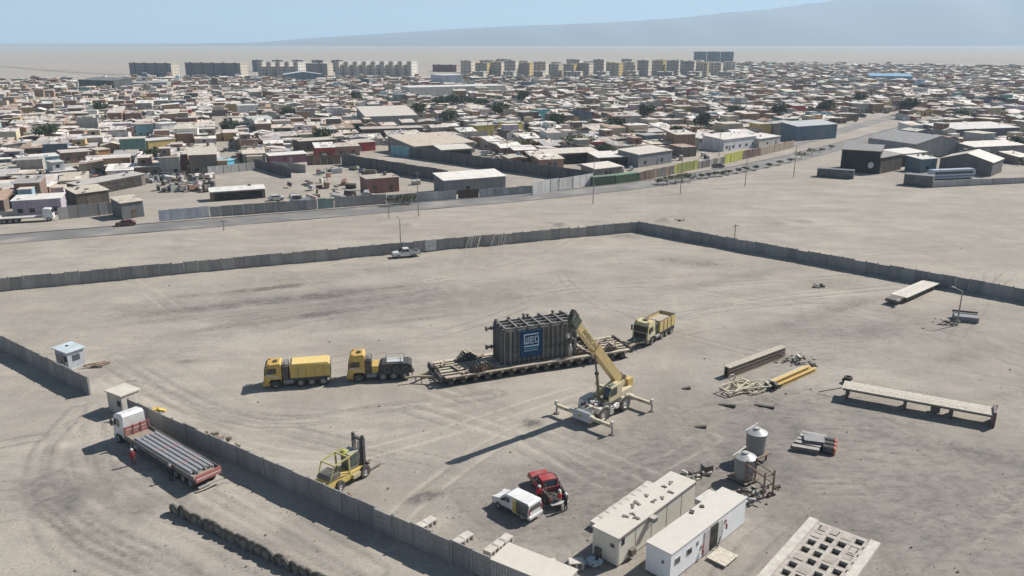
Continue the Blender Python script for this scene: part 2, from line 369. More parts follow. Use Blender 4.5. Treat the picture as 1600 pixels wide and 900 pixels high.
road2 = rm2.build('side_road', road_material('dusty_asphalt',(.17,.16,.15),(.22,.205,.19),(.32,.29,.25))); tag(road2, None, kind='structure')

# mountains: a long hazy ridge some 10 km off
prof = [(-400,64),(300,63.5),(420,61),(500,55),(600,49),(700,43),(800,38),(880,35.5),(960,32),(1040,27),(1110,20),(1200,12),(1290,0),(1400,-14),(1500,-22),(1600,-30),(1800,-40),(2300,-52),(3000,-40)]
mm = MB(); NX, NY = 240, 14; rr = random.Random(5)
px = np.linspace(-400, 3000, NX); hy = np.interp(px, [p[0] for p in prof], [p[1] for p in prof])
D0, D1 = 7200., 10500.
vs_, fs = [], []
for j in range(NY):
    t = j/(NY-1); D = D0+(D1-D0)*t
    for i in range(NX):
        top = (64-hy[i])/FPX*D1
        hgt = top*(t**.8)*(1+.0*i)
        if 0 < j < NY-1: hgt += top*.09*math.sin(i*.55+2.2*math.sin(i*.13)+j*.25)*math.sin(math.pi*t)
        if j == NY-1: hgt += top*.005*(math.sin(i*.9)+math.sin(i*2.3+1)); 
        vs_.append(((px[i]-800)/FPX*D, D, max(hgt,-5)))
for j in range(NY-1):
    for i in range(NX-1): fs.append((j*NX+i, j*NX+i+1, (j+1)*NX+i+1, (j+1)*NX+i))
mm.add(vs_, fs, (.12,.115,.125))
mt = mm.build('mountains', 'matte', smooth=True); tag(mt, None, kind='structure')

# the desert air
hz = MB().box(-40000, 46000, -2500, 40000, -9, 1080, (1,1,1))
hm = bpy.data.materials.new('desert_haze'); hm.use_nodes = True; hn = hm.node_tree.nodes; hn.remove(hn['Principled BSDF'])
pv = hn.new('ShaderNodeVolumePrincipled'); pv.inputs['Color'].default_value = (.60,.81,1.0,1); pv.inputs['Density'].default_value = 1.25e-4; pv.inputs['Anisotropy'].default_value = .1
hm.node_tree.links.new(pv.outputs[0], hn['Material Output'].inputs['Volume'])
haze = hz.build('haze', hm); tag(haze, 'pale blue dry haze over the plain', kind='stuff')
# ================================================================ YARD: perimeter walls
rnd = random.Random(11)
def panel_mesh(w_, h, col, t=.1):
    mb = MB(); n = 4                                                    # stacked precast slabs, joints recessed
    for k in range(n):
        z0 = k*h/n; mb.box(-w_/2+.01, w_/2-.01, -t/2, t/2, z0, z0+h/n-.03, col)
        if k < n-1: mb.box(-w_/2+.02, w_/2-.02, -t/2+.02, t/2-.02, z0+h/n-.03, z0+h/n, tuple(c*.8 for c in col))
    return mb.mesh('panel', 'concrete')
PAN = {}
def panel_wall(label, a, b, h=2.3, step=2.1, cols=((.27,.265,.255),(.30,.295,.285),(.24,.235,.23),(.27,.26,.245),(.34,.325,.30),(.25,.245,.235)), skip=(), special=None):
    a, b = Vector(a[:2]), Vector(b[:2]); L = (b-a).length; n = max(1, round(L/step)); st = L/n; az = ang(a,b)
    w_ = thing('panel_wall', label, 'wall', (a.x,a.y,0), az)
    post = MB().box(-.09,.09,-.1,.1,-.2,h+.06,(.30,.295,.28)).mesh('post','concrete')
    for i in range(n+1):
        obj('post', post, w_, (i*st,0,0))
        if i == n or i in skip: continue
        ci = rnd.randrange(len(cols)); key = (round(st,2),h,cols[ci])
        if special and i in special: key = (round(st,2),h,special[i])
        if key not in PAN: PAN[key] = panel_mesh(st-.18, h, key[2])
        p = obj('panel', PAN[key], w_, ((i+.5)*st, rnd.uniform(-.02,.02), rnd.uniform(-.07,.03)-.02))
        p.rotation_euler.x = R(rnd.uniform(-1.4,1.4)+(rnd.uniform(-4,4) if rnd.random()<.1 else 0)); p.rotation_euler.y = R(rnd.uniform(-.9,.9)); p.location.z -= rnd.choice((0,0,0,.06,.14)) if rnd.random()<.4 else 0
    return w_
far_a, far_b = G(-148,469), G(998,362)
panel_wall('long grey concrete panel wall running behind the trucks to the far corner', far_a, far_b, 2.35)
rw = panel_wall('grey concrete panel wall on the right, from the far corner past the cream trailer', far_b, G(1900,528), 2.35, cols=((.25,.26,.265),(.22,.23,.235),(.29,.295,.295)))
panel_wall('dark concrete panel wall left of the gate opening, beside the guard booth', G(-147,469.8), G(141,617), 2.3)
panel_wall('long concrete panel wall in the foreground, beside the flatbed truck', G(204,652), G(772,912), 2.3)
# pale slats leaning on the far wall
def on_wall(a, b, px): 
    best = min((abs(proj(*(Vector(a[:2]).lerp(Vector(b[:2]),t/400)))[0]-px), t) for t in range(401))[1]/400
    return Vector(a[:2]).lerp(Vector(b[:2]),best)
waz = ang(far_a, far_b); wn = Vector((math.sin(R(waz)), -math.cos(R(waz))))
for lab, x0, x1, n in (('pale battens leaning on the far wall, left set',725,748,9),('pale battens leaning on the far wall, right set',765,787,8)):
    p0, p1 = on_wall(far_a,far_b,x0), on_wall(far_a,far_b,x1); t = thing('batten_row', lab, 'battens', (*(p0+wn*.55),0), waz, 'battens leaning on the far wall')
    sm = MB().bar((0,0,0),(.75,.42,2.25),.16,(.55,.52,.47),.08).mesh('batten','wood')
    for i in range(n): obj('batten', sm, t, ((p1-p0).length*i/n+rnd.uniform(-.1,.1),rnd.uniform(-.1,.05),0), rnd.uniform(-6,6))
for px_, wd, c, lb in ((674,2.3,(.55,.55,.53),'white sheet fixed to the far wall above the parked white pickup'),):
    p = on_wall(far_a,far_b,px_)+wn*.2; o = MB().box(-wd/2,wd/2,-.04,.04,.15,2.25,c).box(-wd/2,wd/2,-.07,-.04,1.1,1.2,(.4,.4,.39)).build('sheet','matte',None,(*p,0),waz); tag(o, lb, 'sheet')

# ================================================================ vehicles
def wheel_meshes(r, w_, rim=(.35,.34,.32)):
    ty = MB().lathe([(r*.58,-w_/2),(r*.9,-w_/2),(r,-w_*.36),(r,w_*.36),(r*.9,w_/2),(r*.58,w_/2)], 18, TYRE, axis='Y').mesh('tyre','rubber')
    rm_ = MB().lathe([(r*.02,-w_*.3),(r*.3,-w_*.34),(r*.5,-w_*.2),(r*.6,-w_*.44),(r*.6,w_*.44),(r*.5,w_*.2),(r*.3,w_*.34),(r*.02,w_*.3)], 14, rim, axis='Y').mesh('rim','steel')
    return ty, rm_
def wheel(ms, parent, loc):
    e = bpy.data.objects.new('wheel', None); C.objects.link(e); e.parent = parent; e.location = loc; e.empty_display_size = .2
    obj('tyre', ms[0], e); obj('rim', ms[1], e); return e
def axle_pair(ms, t, x, hw, r):
    for s in (-1,1): wheel(ms, t, (x, s*hw, r))
def by_side(f, r, half, side):                                     # near wheels' contact pixels -> centre of the pair, heading; side=+1: its left side is seen
    a, b = G(*f), G(*r); hd = ang(b, a); n = Vector((-math.sin(R(hd)), math.cos(R(hd)),0))
    return (a+b)/2 - n*half*side, hd
TR_W = wheel_meshes(.52, .36); 
def haul_truck(label, loc, hd, body, cabc=YEL, tall=0.0, cream=False, xoff=.3):
    t = thing('heavy_haul_truck', label, 'truck', loc, hd, 'yellow heavy haulage trucks')
    X = xoff
    ch = MB(); ch.box(-3.9+X,3.3+X,-.45,-.25,.62,.95,DARK).box(-3.9+X,3.3+X,.25,.45,.62,.95,DARK)
    for x in (-3.8,-2.4,-1,.5,2.2): ch.box(x+X,x+X+.15,-.25,.25,.66,.92,DARK)
    ch.box(-4.0+X,-3.88+X,-1.15,1.15,.55,.85,DARK)
    ch.build('chassis','steel',t)
    for x in (2.5,-.4,-1.7,-3.1): axle_pair(TR_W, t, x+X, 1.03, .52)
    for s in (-1,1):
        for x in (2.5,-1.7): 
            pr = [(x+X-(.75 if x>0 else 2.1),.95),(x+X-(.62 if x>0 else 2.0),1.22),(x+X+(.62 if x>0 else 2.0),1.22),(x+X+(.75 if x>0 else 2.1),.95)]
            if x < 0: MB().prism(pr, s*1.03-.24, s*1.03+.24, DARK).build('mudguard','matte',t)
        MB().cyl((.4+X,s*1.0,.78),(1.55+X,s*1.0,.78),.33,n=12,col=(.22,.22,.22)).build('fuel_tank','steel',t)
    top = 3.15+tall
    pf = [(1.75+X,1.0),(1.75+X,top-.15),(1.95+X,top),(3.35+X,top-.12),(3.55+X,top-.35),(3.72+X,2.0),(3.78+X,.95),(3.2+X,.95),(3.05+X,1.22),(1.95+X,1.22)]
    cab = MB().prism(pf, -1.22, 1.22, cabc, [0,.08,.14,.14,.1,.02,0,0,0,0]).build('cab','paint',t)
    for s_ in (-1,1):
        y0, y1 = sorted((s_*1.221,s_*1.236))
        if cream: MB().box(1.75+X,3.5+X,y0,y1,1.25,1.75,(.66,.62,.45)).build('side_stripe','paint',cab)
        else: MB().prism([(2.0+X,1.55),(3.6+X,2.0),(3.62+X,1.8),(2.0+X,1.38)],y0,y1,(.55,.55,.54)).build('side_stripe','paint',cab)
    zt = 2.72
    MB().prism([(3.732+X,1.98),(3.64+X,zt),(3.67+X,zt),(3.762+X,1.98)], -1.06, 1.06, (.015,.018,.02)).build('windscreen','glass',cab)
    MB().prism([(3.80+X,1.05),(3.76+X,1.85),(3.79+X,1.85),(3.83+X,1.05)], -.95, .95, BLACK).build('grille','matte',cab)
    MB().box(3.2+X,3.95+X,-1.22,1.22,.45,.93,tuple(c*.8 for c in cabc) if not cream else DARK).build('bumper','paint',cab)
    for s in (-1,1):
        y = s*1.222
        MB().prism([(2.35+X,1.95),(2.35+X,2.62),(3.3+X,2.62),(3.5+X,1.95)], min(y,y+s*.015), max(y,y+s*.015), (.02,.022,.025)).build('side_window','glass',cab)
        MB().box(3.94+X,3.99+X,s*.75-.2,s*.75+.2,.6,.82,(.7,.7,.66)).build('headlight','glass',cab)
        MB().box(3.55+X,3.68+X,s*1.42-.1,s*1.42+.1,1.9,2.65,BLACK).bar((3.5+X,s*1.2,2.6),(3.6+X,s*1.4,2.6),.05,BLACK).build('mirror','matte',cab)
        MB().box(3.05+X,3.35+X,s*.9-.12,s*.9+.12,top-.12,top+.02,(.55,.25,.03)).build('beacon','glass',cab)
        MB().box(2.25+X,3.0+X,s*1.22-.04,s*1.22+.08,.5,.9,DARK).build('step','steel',cab)
    MB().box(3.3+X,3.62+X,-1.15,1.15,zt+.06,zt+.12,BLACK).build('sun_visor','matte',cab)
    MB().box(2.2+X,2.7+X,-.35,.35,top-.03,top+.05,BLACK).build('roof_hatch','matte',cab)
    # the cooling tower behind the cab
    tw = MB().box(.95+X,1.6+X,-1.15,1.15,.95,2.75,DARK)
    for k in range(6): tw.box(1.0+X+k*.1,1.04+X+k*.1,-1.18,1.18,1.2,2.6,(.1,.1,.1))
    tw.box(1.0+X,1.5+X,-.9,.9,2.75,2.95,(.2,.2,.2)).cyl((1.3+X,.9,2.7),(1.3+X,.9,3.3),.09,n=8,col=(.3,.3,.3))
    tw.build('cooling_tower','steel',t)
    body(t, X)
    return t
def covered_ballast(t, X):
    b = MB().prism([(-3.95+X,1.25),(-3.95+X,2.75),(-3.7+X,2.95),(.55+X,2.95),(.75+X,2.75),(.75+X,1.25)], -1.25, 1.25, (.60,.43,.09), [0,0,.12,.12,0,0]).build('ballast_box','paint',t)
    for x in (-3.2,-2.2,-1.2,-.2): 
        for s in (-1,1): MB().box(x+X,x+X+.09,min(s*1.25,s*1.31),max(s*1.25,s*1.31),1.3,2.7,(.5,.33,.04)).build('rib','paint',b)
    MB().box(-3.7+X,.5+X,-1.1,1.1,2.952,2.99,(.66,.50,.20)).build('tarpaulin','cloth',b)
    MB().box(-4.05+X,-3.96+X,-1.0,1.0,1.3,2.4,DARK).build('tail_plate','steel',b)
def black_winch(t, X):
    MB().box(.1+X,.9+X,-1.1,1.1,1.0,1.95,YEL).build('tool_locker','paint',t)
    b = MB().prism([(-3.95+X,.95),(-3.95+X,1.9),(-3.5+X,2.15),(-.35+X,2.15),(0+X,1.85),(0+X,.95)], -1.2, 1.2, (.03,.032,.034), [0,0,.1,.1,0,0]).build('ballast_box','matte',t)
    for s in (-1,1):
        for k in range(3):
            MB().lathe([(.26,-.03),(.33,-.03),(.33,.03),(.26,.03)], 14, (.16,.16,.16), (-3.2+k*1.15+X, s*1.23, 1.5), 'Y').build('wheel_ring','steel',b)
    h = MB()
    for s in (-1,1): h.bar((-3.0+X,s*.9,2.15),(-3.0+X,s*.9,2.75),.06,(.5,.5,.5)).bar((-.8+X,s*.9,2.15),(-.8+X,s*.9,2.75),.06,(.5,.5,.5)).bar((-3+X,s*.9,2.75),(-.8+X,s*.9,2.75),.06,(.5,.5,.5))
    h.bar((-3+X,-.9,2.75),(-3+X,.9,2.75),.06,(.1,.1,.1)).bar((-.8+X,-.9,2.75),(-.8+X,.9,2.75),.06,(.1,.1,.1)); h.build('guard_rail','steel',b)
    MB().box(-2.9+X,-.9+X,-.75,.75,2.15,2.32,(.55,.54,.52)).build('white_lid','paint',b)
    MB().box(-4.2+X,-3.96+X,-.3,.3,.6,.95,DARK).build('tow_hitch','steel',t)
def open_bin(t, X):
    c = (.58,.45,.16); b = MB().box(-3.95+X,.5+X,-1.25,1.25,1.2,1.35,c)
    b.box(-3.95+X,.5+X,-1.25,-1.13,1.35,2.75,c).box(-3.95+X,.5+X,1.13,1.25,1.35,2.75,c).box(-3.95+X,-3.83+X,-1.13,1.13,1.35,2.75,c).box(.38+X,.5+X,-1.13,1.13,1.35,2.75,c)
    b = b.build('ballast_bin','paint',t)
    MB().box(-3.8+X,.35+X,-1.1,1.1,1.4,2.45,(.42,.36,.28)).build('ballast_load','matte',b)
    r = MB(); 
    for s in (-1,1): r.bar((-3.95+X,s*1.19,2.79),(.5+X,s*1.19,2.79),.1,(.1,.09,.08))
    r.bar((-3.89+X,-1.1,2.79),(-3.89+X,1.1,2.79),.1,(.1,.09,.08)).bar((.44+X,-1.1,2.79),(.44+X,1.1,2.79),.1,(.1,.09,.08)); r.build('top_rail','steel',b)
    for x in (-2.9,-1.8,-.7):
        for s in (-1,1): MB().box(x+X,x+X+.1,min(s*1.25,s*1.32),max(s*1.25,s*1.32),1.25,2.7,(.5,.38,.12)).build('rib','paint',b)
c1, h1 = by_side((432,607),(506,601),1.03,1); t1 = haul_truck('yellow truck with a covered yellow ballast box, first of the convoy', c1, h1, covered_ballast)
c2, h2 = by_side((566,596),(629,593),1.03,1); t2 = haul_truck('tall yellow truck with black ballast body, hitched to the transformer trailer', c2, h2, black_winch, tall=.35)
c3, h3 = by_side((1017,538),(1047,521),1.03,1); t3 = haul_truck('pale yellow truck with open ballast bin, behind the right end of the trailer', c3, h3, open_bin, cabc=(.62,.55,.30), tall=.2, cream=True)

# ================================================================ modular trailer, transformer and what lies on the deck
TA, TB = G(693,591,1.25), G(985,546,1.25); taz = ang(TA,TB); TL = (TB-TA).to_2d().length; TWD = 5.6
tdir = Vector((math.cos(R(taz)),math.sin(R(taz)),0)); tn = Vector((-tdir.y,tdir.x,0))
torg = Vector((TA.x,TA.y,0)) + tn*TWD/2
trl = thing('modular_trailer', 'long multi-axle modular trailer under the dark transformer', 'trailer', torg, taz)
MB().box(.2,TL-.2,-TWD/2+.25,-TWD/2+2.35,.72,1.08,(.07,.07,.065)).box(.2,TL-.2,TWD/2-2.35,TWD/2-.25,.72,1.08,(.07,.07,.065)).build('main_frame','steel',trl)
nax = 16; SP_W = wheel_meshes(.38,.26,(.12,.12,.12))
for i in range(nax):
    x = 1.0+(TL-2.0)*i/(nax-1)
    for y in (-2.35,-.95,.95,2.35):
        e = bpy.data.objects.new('wheel', None); C.objects.link(e); e.parent = trl; e.location = (x,y,.38)
        obj('tyre', SP_W[0], e, (0,-.17,0)); obj('tyre', SP_W[0], e, (0,.17,0)); obj('rim', SP_W[1], e, (0,-.17,0)); obj('rim', SP_W[1], e, (0,.17,0))
    for s in (-1,1):
        MB().prism([(-.28,1.08),(.28,1.08),(.1,.72),(-.1,.72)], min(s*2.55,s*2.78), max(s*2.55,s*2.78), (.44,.38,.28)).build('outrigger_bracket','steel',trl,(x+.35,0,0))
        MB().box(x-.12,x+.12,min(s*1.2,s*2.1),max(s*1.2,s*2.1),.5,.74,DARK).build('axle_arm','steel',trl)
ys = [-2.8,-2.2,-1.75,-1.4,-1.0,-.4,-.05,.3,.75,1.1,1.5,1.85,2.2,2.8]
for k in range(0,14,2):
    nseg = 6; cuts = [0]+[TL*(j+rnd.uniform(-.12,.12))/nseg for j in range(1,nseg)]+[TL]
    for a_, b_ in zip(cuts,cuts[1:]):
        MB().box(a_+.03+(rnd.uniform(0,.3) if a_==0 else 0), b_-.03, ys[k], ys[k+1], 1.085, 1.2+rnd.uniform(0,.05), jit((.46,.39,.30),.2,rnd)).build('deck_plank','wood',trl)
for k in range(17):
    MB().box(.6+k*(TL-1.4)/16, .85+k*(TL-1.4)/16, -2.7, 2.7, 1.0, 1.083, (.06,.055,.05)).build('cross_member','steel',trl)
for x0, s in ((0,-1),(TL,1)):
    e = MB()
    for y in (-2.2,-1.2,1.2,2.2): e.box(min(x0,x0+s*.5),max(x0,x0+s*.5),y-.35,y+.35,.65,1.15,DARK).cyl((x0+s*.3,y-.4,1.25),(x0+s*.3,y+.4,1.25),.16,n=8,col=(.09,.09,.09))
    e.tube([(x0+s*.2,-2.4,1.3),(x0+s*.7,-1.5,1.0),(x0+s*.8,0,1.2),(x0+s*.6,1.5,.9),(x0+s*.2,2.4,1.25)],.05,6,BLACK)
    e.build('hydraulic_unit','steel',trl)
    d = MB(); 
    for y in (-1.3,1.3): d.bar((x0,y,.85),(x0+s*2.6,0,.8),.22,(.40,.34,.22))
    d.bar((x0+s*2.5,0,.8),(x0+s*(4.0 if s<0 else 3.6),0,.8),.22,(.36,.31,.2)).bar((x0+s*2.7,0,.8),(x0+s*2.7,0,.02),.1,DARK)
    d.build('drawbar','steel',trl)
def on_trailer(x, y, z=1.25): return torg + tdir*x + tn*y + Vector((0,0,z))
# transformer
q = G(791,565,1.3); tx = (Vector((q.x,q.y,0))-torg).dot(tdir) - .75; 
XL, XW, XH = 10.1, 3.3, 4.35
tf = thing('power_transformer', 'dark grey ribbed power transformer tank with blue banner on the trailer', 'transformer', on_trailer(tx, -TWD/2+1.15, 1.25), taz)
dk = (.10,.10,.097); tank = MB().box(0,XL,0,XW,.12,XH,dk).box(-.12,XL+.12,-.12,XW+.12,0,.12,(.07,.07,.07)).box(-.1,XL+.1,-.14,XW+.14,XH,XH+.1,(.16,.155,.15)).build('tank','steel',tf)
rib = MB().box(-.07,.07,-.2,0,.14,XH-.02,(.19,.188,.18)).mesh('rib','steel')
for i in range(16):
    x = .15+i*(XL-.3)/15; obj('rib', rib, tank, (x,-.001,0)); r2 = obj('rib', rib, tank, (x,XW+.001,0)); r2.rotation_euler.z = math.pi
for i in range(5):
    for xx, rz in ((-.001,-90),(XL+.001,90)): obj('rib', rib, tank, (xx,.3+i*(XW-.6)/4,0), rz)
MB().box(.2,XL-.2,-.15,-.003,1.35,1.5,dk).build('stiffener','steel',tank)
for i in range(7): MB().box(.25+i*(XL-.7)/6,.45+i*(XL-.7)/6,-.12,XW+.12,XH+.1,XH+.48,(.21,.205,.195)).build('cross_beam','steel',tank)  # top grid paler than the tank: light from above put into its colour
for y in (.02,XW*.36,XW*.68,XW-.2): MB().box(-.05,XL+.05,y,y+.16,XH+.102,XH+.38,(.22,.215,.205)).build('long_beam','steel',tank)
for (x,y,z) in ((.3,XW,.5),(2.0,XW,.6),(4.1,XW+.05,.75),(4.6,XW-.1,.7),(6.2,XW,.55),(8.2,XW,.7),(9.2,XW-.2,.6),(7.0,1.1,.4),(2.6,1.0,.4)):
    MB().cyl((x,y,XH+.1),(x,y,XH+.1+z),.13,n=8,col=(.11,.11,.105)).cyl((x,y,XH+z-.02),(x,y,XH+.1+z),.24,n=10,col=(.14,.135,.13)).bar((x-.3,y,XH+.3),(x+.3,y,XH+.45),.1,(.1,.1,.1)).build('lifting_lug','steel',tank)
for z in (XH-.25,1.6):
    MB().cyl((0,XW-.6,z),(-1.15,XW-.6,z),.16,n=10,col=(.10,.10,.10)).cyl((-1.15,XW-.6,z),(-1.3,XW-.6,z),.32,n=12,col=(.13,.125,.12)).cyl((-.5,XW-.6,z),(-.58,XW-.6,z),.3,n=12,col=(.13,.125,.12)).build('flanged_pipe','steel',tank)
MB().cyl((.9,-.35,.1),(.9,-.35,XH+.3),.07,n=8,col=(.26,.26,.25)).build('vent_pipe','steel',tank)
MB().tube([(XL-.4,-.25,1.1),(XL-.4,-.45,2.2),(XL-.9,-.45,2.6)],.09,8,(.16,.16,.15)).build('drain_pipe','steel',tank)
MB().tube([(6.0,-.26,1.9),(7.4,-.28,1.85),(9.0,-.26,2.0)],.05,6,(.05,.05,.05)).build('cable','matte',tank)
bx0, bw, bz0, bh = 2.15, 3.05, .72, 3.5
bn = MB().box(bx0,bx0+bw,-.33,-.21,bz0,bz0+bh,(.025,.062,.13)).build('banner','cloth',tf,label='dark blue banner with white lettering')
lg = MB(); LC = (.62,.72,.82)
def stroke(u0,u1,v0,v1,c=LC): lg.box(bx0+u0*bw,bx0+u1*bw,-.35,-.332,bz0+v0*bh,bz0+v1*bh,c)
s_ = .035
stroke(.17,.83,.845,.89); stroke(.17,.17+s_*1.2,.51,.845); stroke(.17,.40,.51,.555); stroke(.275,.275+s_,.555,.76); stroke(.37,.37+s_,.51,.78)
stroke(.455,.49,.51,.78); stroke(.455,.60,.745,.78); stroke(.565,.60,.64,.78); stroke(.455,.60,.62,.655); stroke(.455,.60,.51,.55)
stroke(.655,.69,.555,.78); stroke(.655,.83,.745,.78); stroke(.655,.80,.53,.57); stroke(.795,.83,.42,.78); stroke(.17,.83,.40,.445)
stroke(.17,.80,.315,.345,(.16,.40,.46)); stroke(.17,.80,.235,.265,(.35,.5,.62))
lg.build('logo','cloth',bn)
# timber and scrap on the deck
def timber_pile(label, x, y, L, W, n, rz, col=(.16,.115,.085), z=1.25):
    t = thing('timber_pile', label, 'timber', on_trailer(x,y,z), taz+rz, 'timber piles on the trailer deck')
    for k in range(5):
        for j in range(n-k*2):
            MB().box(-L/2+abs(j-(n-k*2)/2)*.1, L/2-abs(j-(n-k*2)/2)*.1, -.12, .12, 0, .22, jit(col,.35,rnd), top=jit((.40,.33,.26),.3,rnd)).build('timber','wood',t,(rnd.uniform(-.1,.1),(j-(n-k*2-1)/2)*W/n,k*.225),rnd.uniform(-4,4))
    return t
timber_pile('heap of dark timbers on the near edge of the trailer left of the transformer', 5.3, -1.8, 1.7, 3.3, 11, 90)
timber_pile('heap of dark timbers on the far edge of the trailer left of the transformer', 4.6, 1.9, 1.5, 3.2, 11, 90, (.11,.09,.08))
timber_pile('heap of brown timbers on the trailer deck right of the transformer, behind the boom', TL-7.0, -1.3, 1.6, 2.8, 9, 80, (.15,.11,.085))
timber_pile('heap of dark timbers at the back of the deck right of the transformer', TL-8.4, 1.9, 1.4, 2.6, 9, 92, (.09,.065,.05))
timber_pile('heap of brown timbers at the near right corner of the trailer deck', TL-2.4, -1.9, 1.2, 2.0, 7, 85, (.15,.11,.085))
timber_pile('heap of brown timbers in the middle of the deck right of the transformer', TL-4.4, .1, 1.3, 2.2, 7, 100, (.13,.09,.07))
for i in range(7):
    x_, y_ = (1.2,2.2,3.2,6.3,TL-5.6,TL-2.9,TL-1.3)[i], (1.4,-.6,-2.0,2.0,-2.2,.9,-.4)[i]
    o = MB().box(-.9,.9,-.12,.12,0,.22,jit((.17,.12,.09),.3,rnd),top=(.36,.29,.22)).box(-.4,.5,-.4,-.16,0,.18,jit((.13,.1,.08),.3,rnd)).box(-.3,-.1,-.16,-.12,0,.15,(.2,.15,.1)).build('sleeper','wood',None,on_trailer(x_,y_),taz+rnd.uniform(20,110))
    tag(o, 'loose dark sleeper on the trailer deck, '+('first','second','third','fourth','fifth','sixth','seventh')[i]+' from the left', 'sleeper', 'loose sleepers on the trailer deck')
pl = thing('steel_ramp', 'dark steel ramp plate tilted up on the right end of the trailer', 'ramp', on_trailer(TL-4.6,1.7), taz-20)
MB().cbox((0,0,.55),(2.2,.12,1.0),(.055,.055,.045),rx=30).build('plate','steel',pl); MB().bar((-.8,.1,0),(-.8,.75,.05),.1,DARK).bar((.8,.1,0),(.8,.75,.05),.1,DARK).bar((-.9,-.1,.06),(.9,-.1,.06),.12,DARK).build('stand','steel',pl)
for i,(x,y) in enumerate(((TL-3.4,2.0),(TL-5.8,2.2),(TL-6.6,.6),(TL-1.4,1.4))):
    mb = MB()
    for k in range(7): mb.cyl((rnd.uniform(-.5,.5),rnd.uniform(-.35,.35),.06+.05*k),(rnd.uniform(-.5,.5),rnd.uniform(-.35,.35),.08+.05*k),.06,n=6,col=jit((.12,.085,.065),.4,rnd))
    o = mb.build('chain_heap','steel',None,on_trailer(x,y),rnd.uniform(0,90)); tag(o, ['heap of rusty chain beside the tilted ramp plate','rusty chain heap near the far edge of the deck','rusty chain heap in the middle of the deck behind the boom','small chain heap at the right end of the trailer'][i], 'chain', 'chain heaps on the trailer deck')

# ================================================================ rough-terrain crane
CF = [G(872,645),G(954,681),G(1016,645)]; cc_ = (CF[0]+CF[2])/2; fm = (CF[0]+CF[1])/2; chd = ang(cc_, fm)
cr = thing('mobile_crane', 'cream rough-terrain crane on outriggers, boom raised in front of the transformer', 'crane', (cc_.x,cc_.y,0), chd)
CW = (.66,.62,.53)
half = (CF[0]-CF[1]).length/2; xo = (fm-cc_).length
bd = MB().prism([(-3.4,.95),(-3.4,1.5),(-2.6,1.85),(2.5,1.75),(3.3,1.55),(3.6,.95),(3.2,.75),(-3.1,.75)],-.85,.85,CW).build('carrier','paint',cr,(0,0,.15))
for x in (2.05,-2.05):
    for s in (-1,1): 
        MB().prism([(x-1.0,1.2),(x-.75,1.72),(x+.75,1.72),(x+1.0,1.2),(x+.95,1.2),(x+.7,1.62),(x-.7,1.62),(x-.95,1.2)][:4]+[(x+.7,1.55),(x-.7,1.55)],min(s*.85,s*1.45),max(s*.85,s*1.45),CW).build('mudguard','paint',bd)
CRW = wheel_meshes(.95,.62,(.55,.52,.47))
for x in (2.05,-2.05): axle_pair(CRW, cr, x, 1.2, .95)
for x, sgn in ((xo,1),(-xo,-1)):
    MB().box(x-.22,x+.22,-1.35,1.35,.75,1.3,CW).build('outrigger_housing','paint',cr)
    for s in (-1,1):
        ob = MB().box(x-.16,x+.16,min(s*1.3,s*(half-.02)),max(s*1.3,s*(half-.02)),.85,1.2,(.60,.55,.40)).box(x-.17,x+.17,min(s*2.2,s*2.5),max(s*2.2,s*2.5),.95,1.1,(.12,.1,.08)).build('outrigger_beam','paint',cr)
        MB().cyl((x,s*half,.15),(x,s*half,1.35),.1,n=8,col=(.35,.34,.32)).build('jack','steel',ob); MB().cyl((x,s*half,.03),(x,s*half,.13),.34,.3,n=12,col=(.15,.14,.13)).build('pad','steel',ob)
        MB().box(x-.22,x+.22,s*half-.16,s*half+.16,1.05,1.6,(.55,.53,.47)).build('jack_housing','paint',ob)
fb = MB().prism([(xo+.2,.55),(xo+.55,.65),(xo+.35,1.6),(xo+.1,1.7)],-1.25,1.25,(.52,.53,.54),[0,.1,.2,.2]).build('front_plate','paint',cr)
MB().box(xo+.46,xo+.52,-.35,.1,1.0,1.22,(.35,.42,.06)).build('marker_plate','paint',fb)
dk_ = MB()
for k in range(34):
    x, y = rnd.uniform(1.1,3.2), rnd.uniform(-.95,.95); dk_.cbox((x,y,1.9+rnd.uniform(-.1,.15)),(rnd.uniform(.12,.6),rnd.uniform(.1,.35),rnd.uniform(.1,.4)),jit(rnd.choice([CW,WHITE,DARK,(.3,.22,.18),DARK]),.25,rnd),rnd.uniform(0,90))
dk_.build('deck_gear','steel',cr)
MB().box(.6,3.0,-1.35,-.75,1.75,2.35,(.66,.63,.58)).box(.8,2.8,-1.36,-.74,2.36,2.42,(.5,.45,.4)).build('engine_hood','paint',cr)
ld = MB()
for k in range(4): ld.box(.2,.7,1.05,1.4,.5+k*.28,.56+k*.28,WHITE)
ld.box(.15,.2,1.05,1.4,.5,1.5,WHITE).box(.7,.75,1.05,1.4,.5,1.5,WHITE).build('ladder','paint',cr)
MB().cyl((-.35,1.15,1.15),(.0,1.15,1.15),.3,n=12,col=WHITE).box(-.9,-.3,.9,1.4,.85,1.4,WHITE).build('tank_box','paint',cr)
CW2 = (.60,.50,.30)
up = MB().cyl((-.3,0,1.75),(-.3,0,2.0),.95,n=18,col=(.12,.12,.12)).prism([(.9,2.0),(.9,2.45),(-.6,2.7),(-2.9,3.3),(-3.3,2.9),(-2.6,2.0)],-.75,-.5,CW2).prism([(.9,2.0),(.9,2.45),(-.6,2.7),(-2.9,3.3),(-3.3,2.9),(-2.6,2.0)],.35,.6,CW2).box(-2.7,.8,-.5,.35,1.98,2.15,(.3,.29,.27)).build('superstructure','paint',cr)
MB().box(-3.5,-1.2,.62,1.3,1.85,2.5,(.60,.52,.36)).build('side_locker','paint',up)
CX = .45
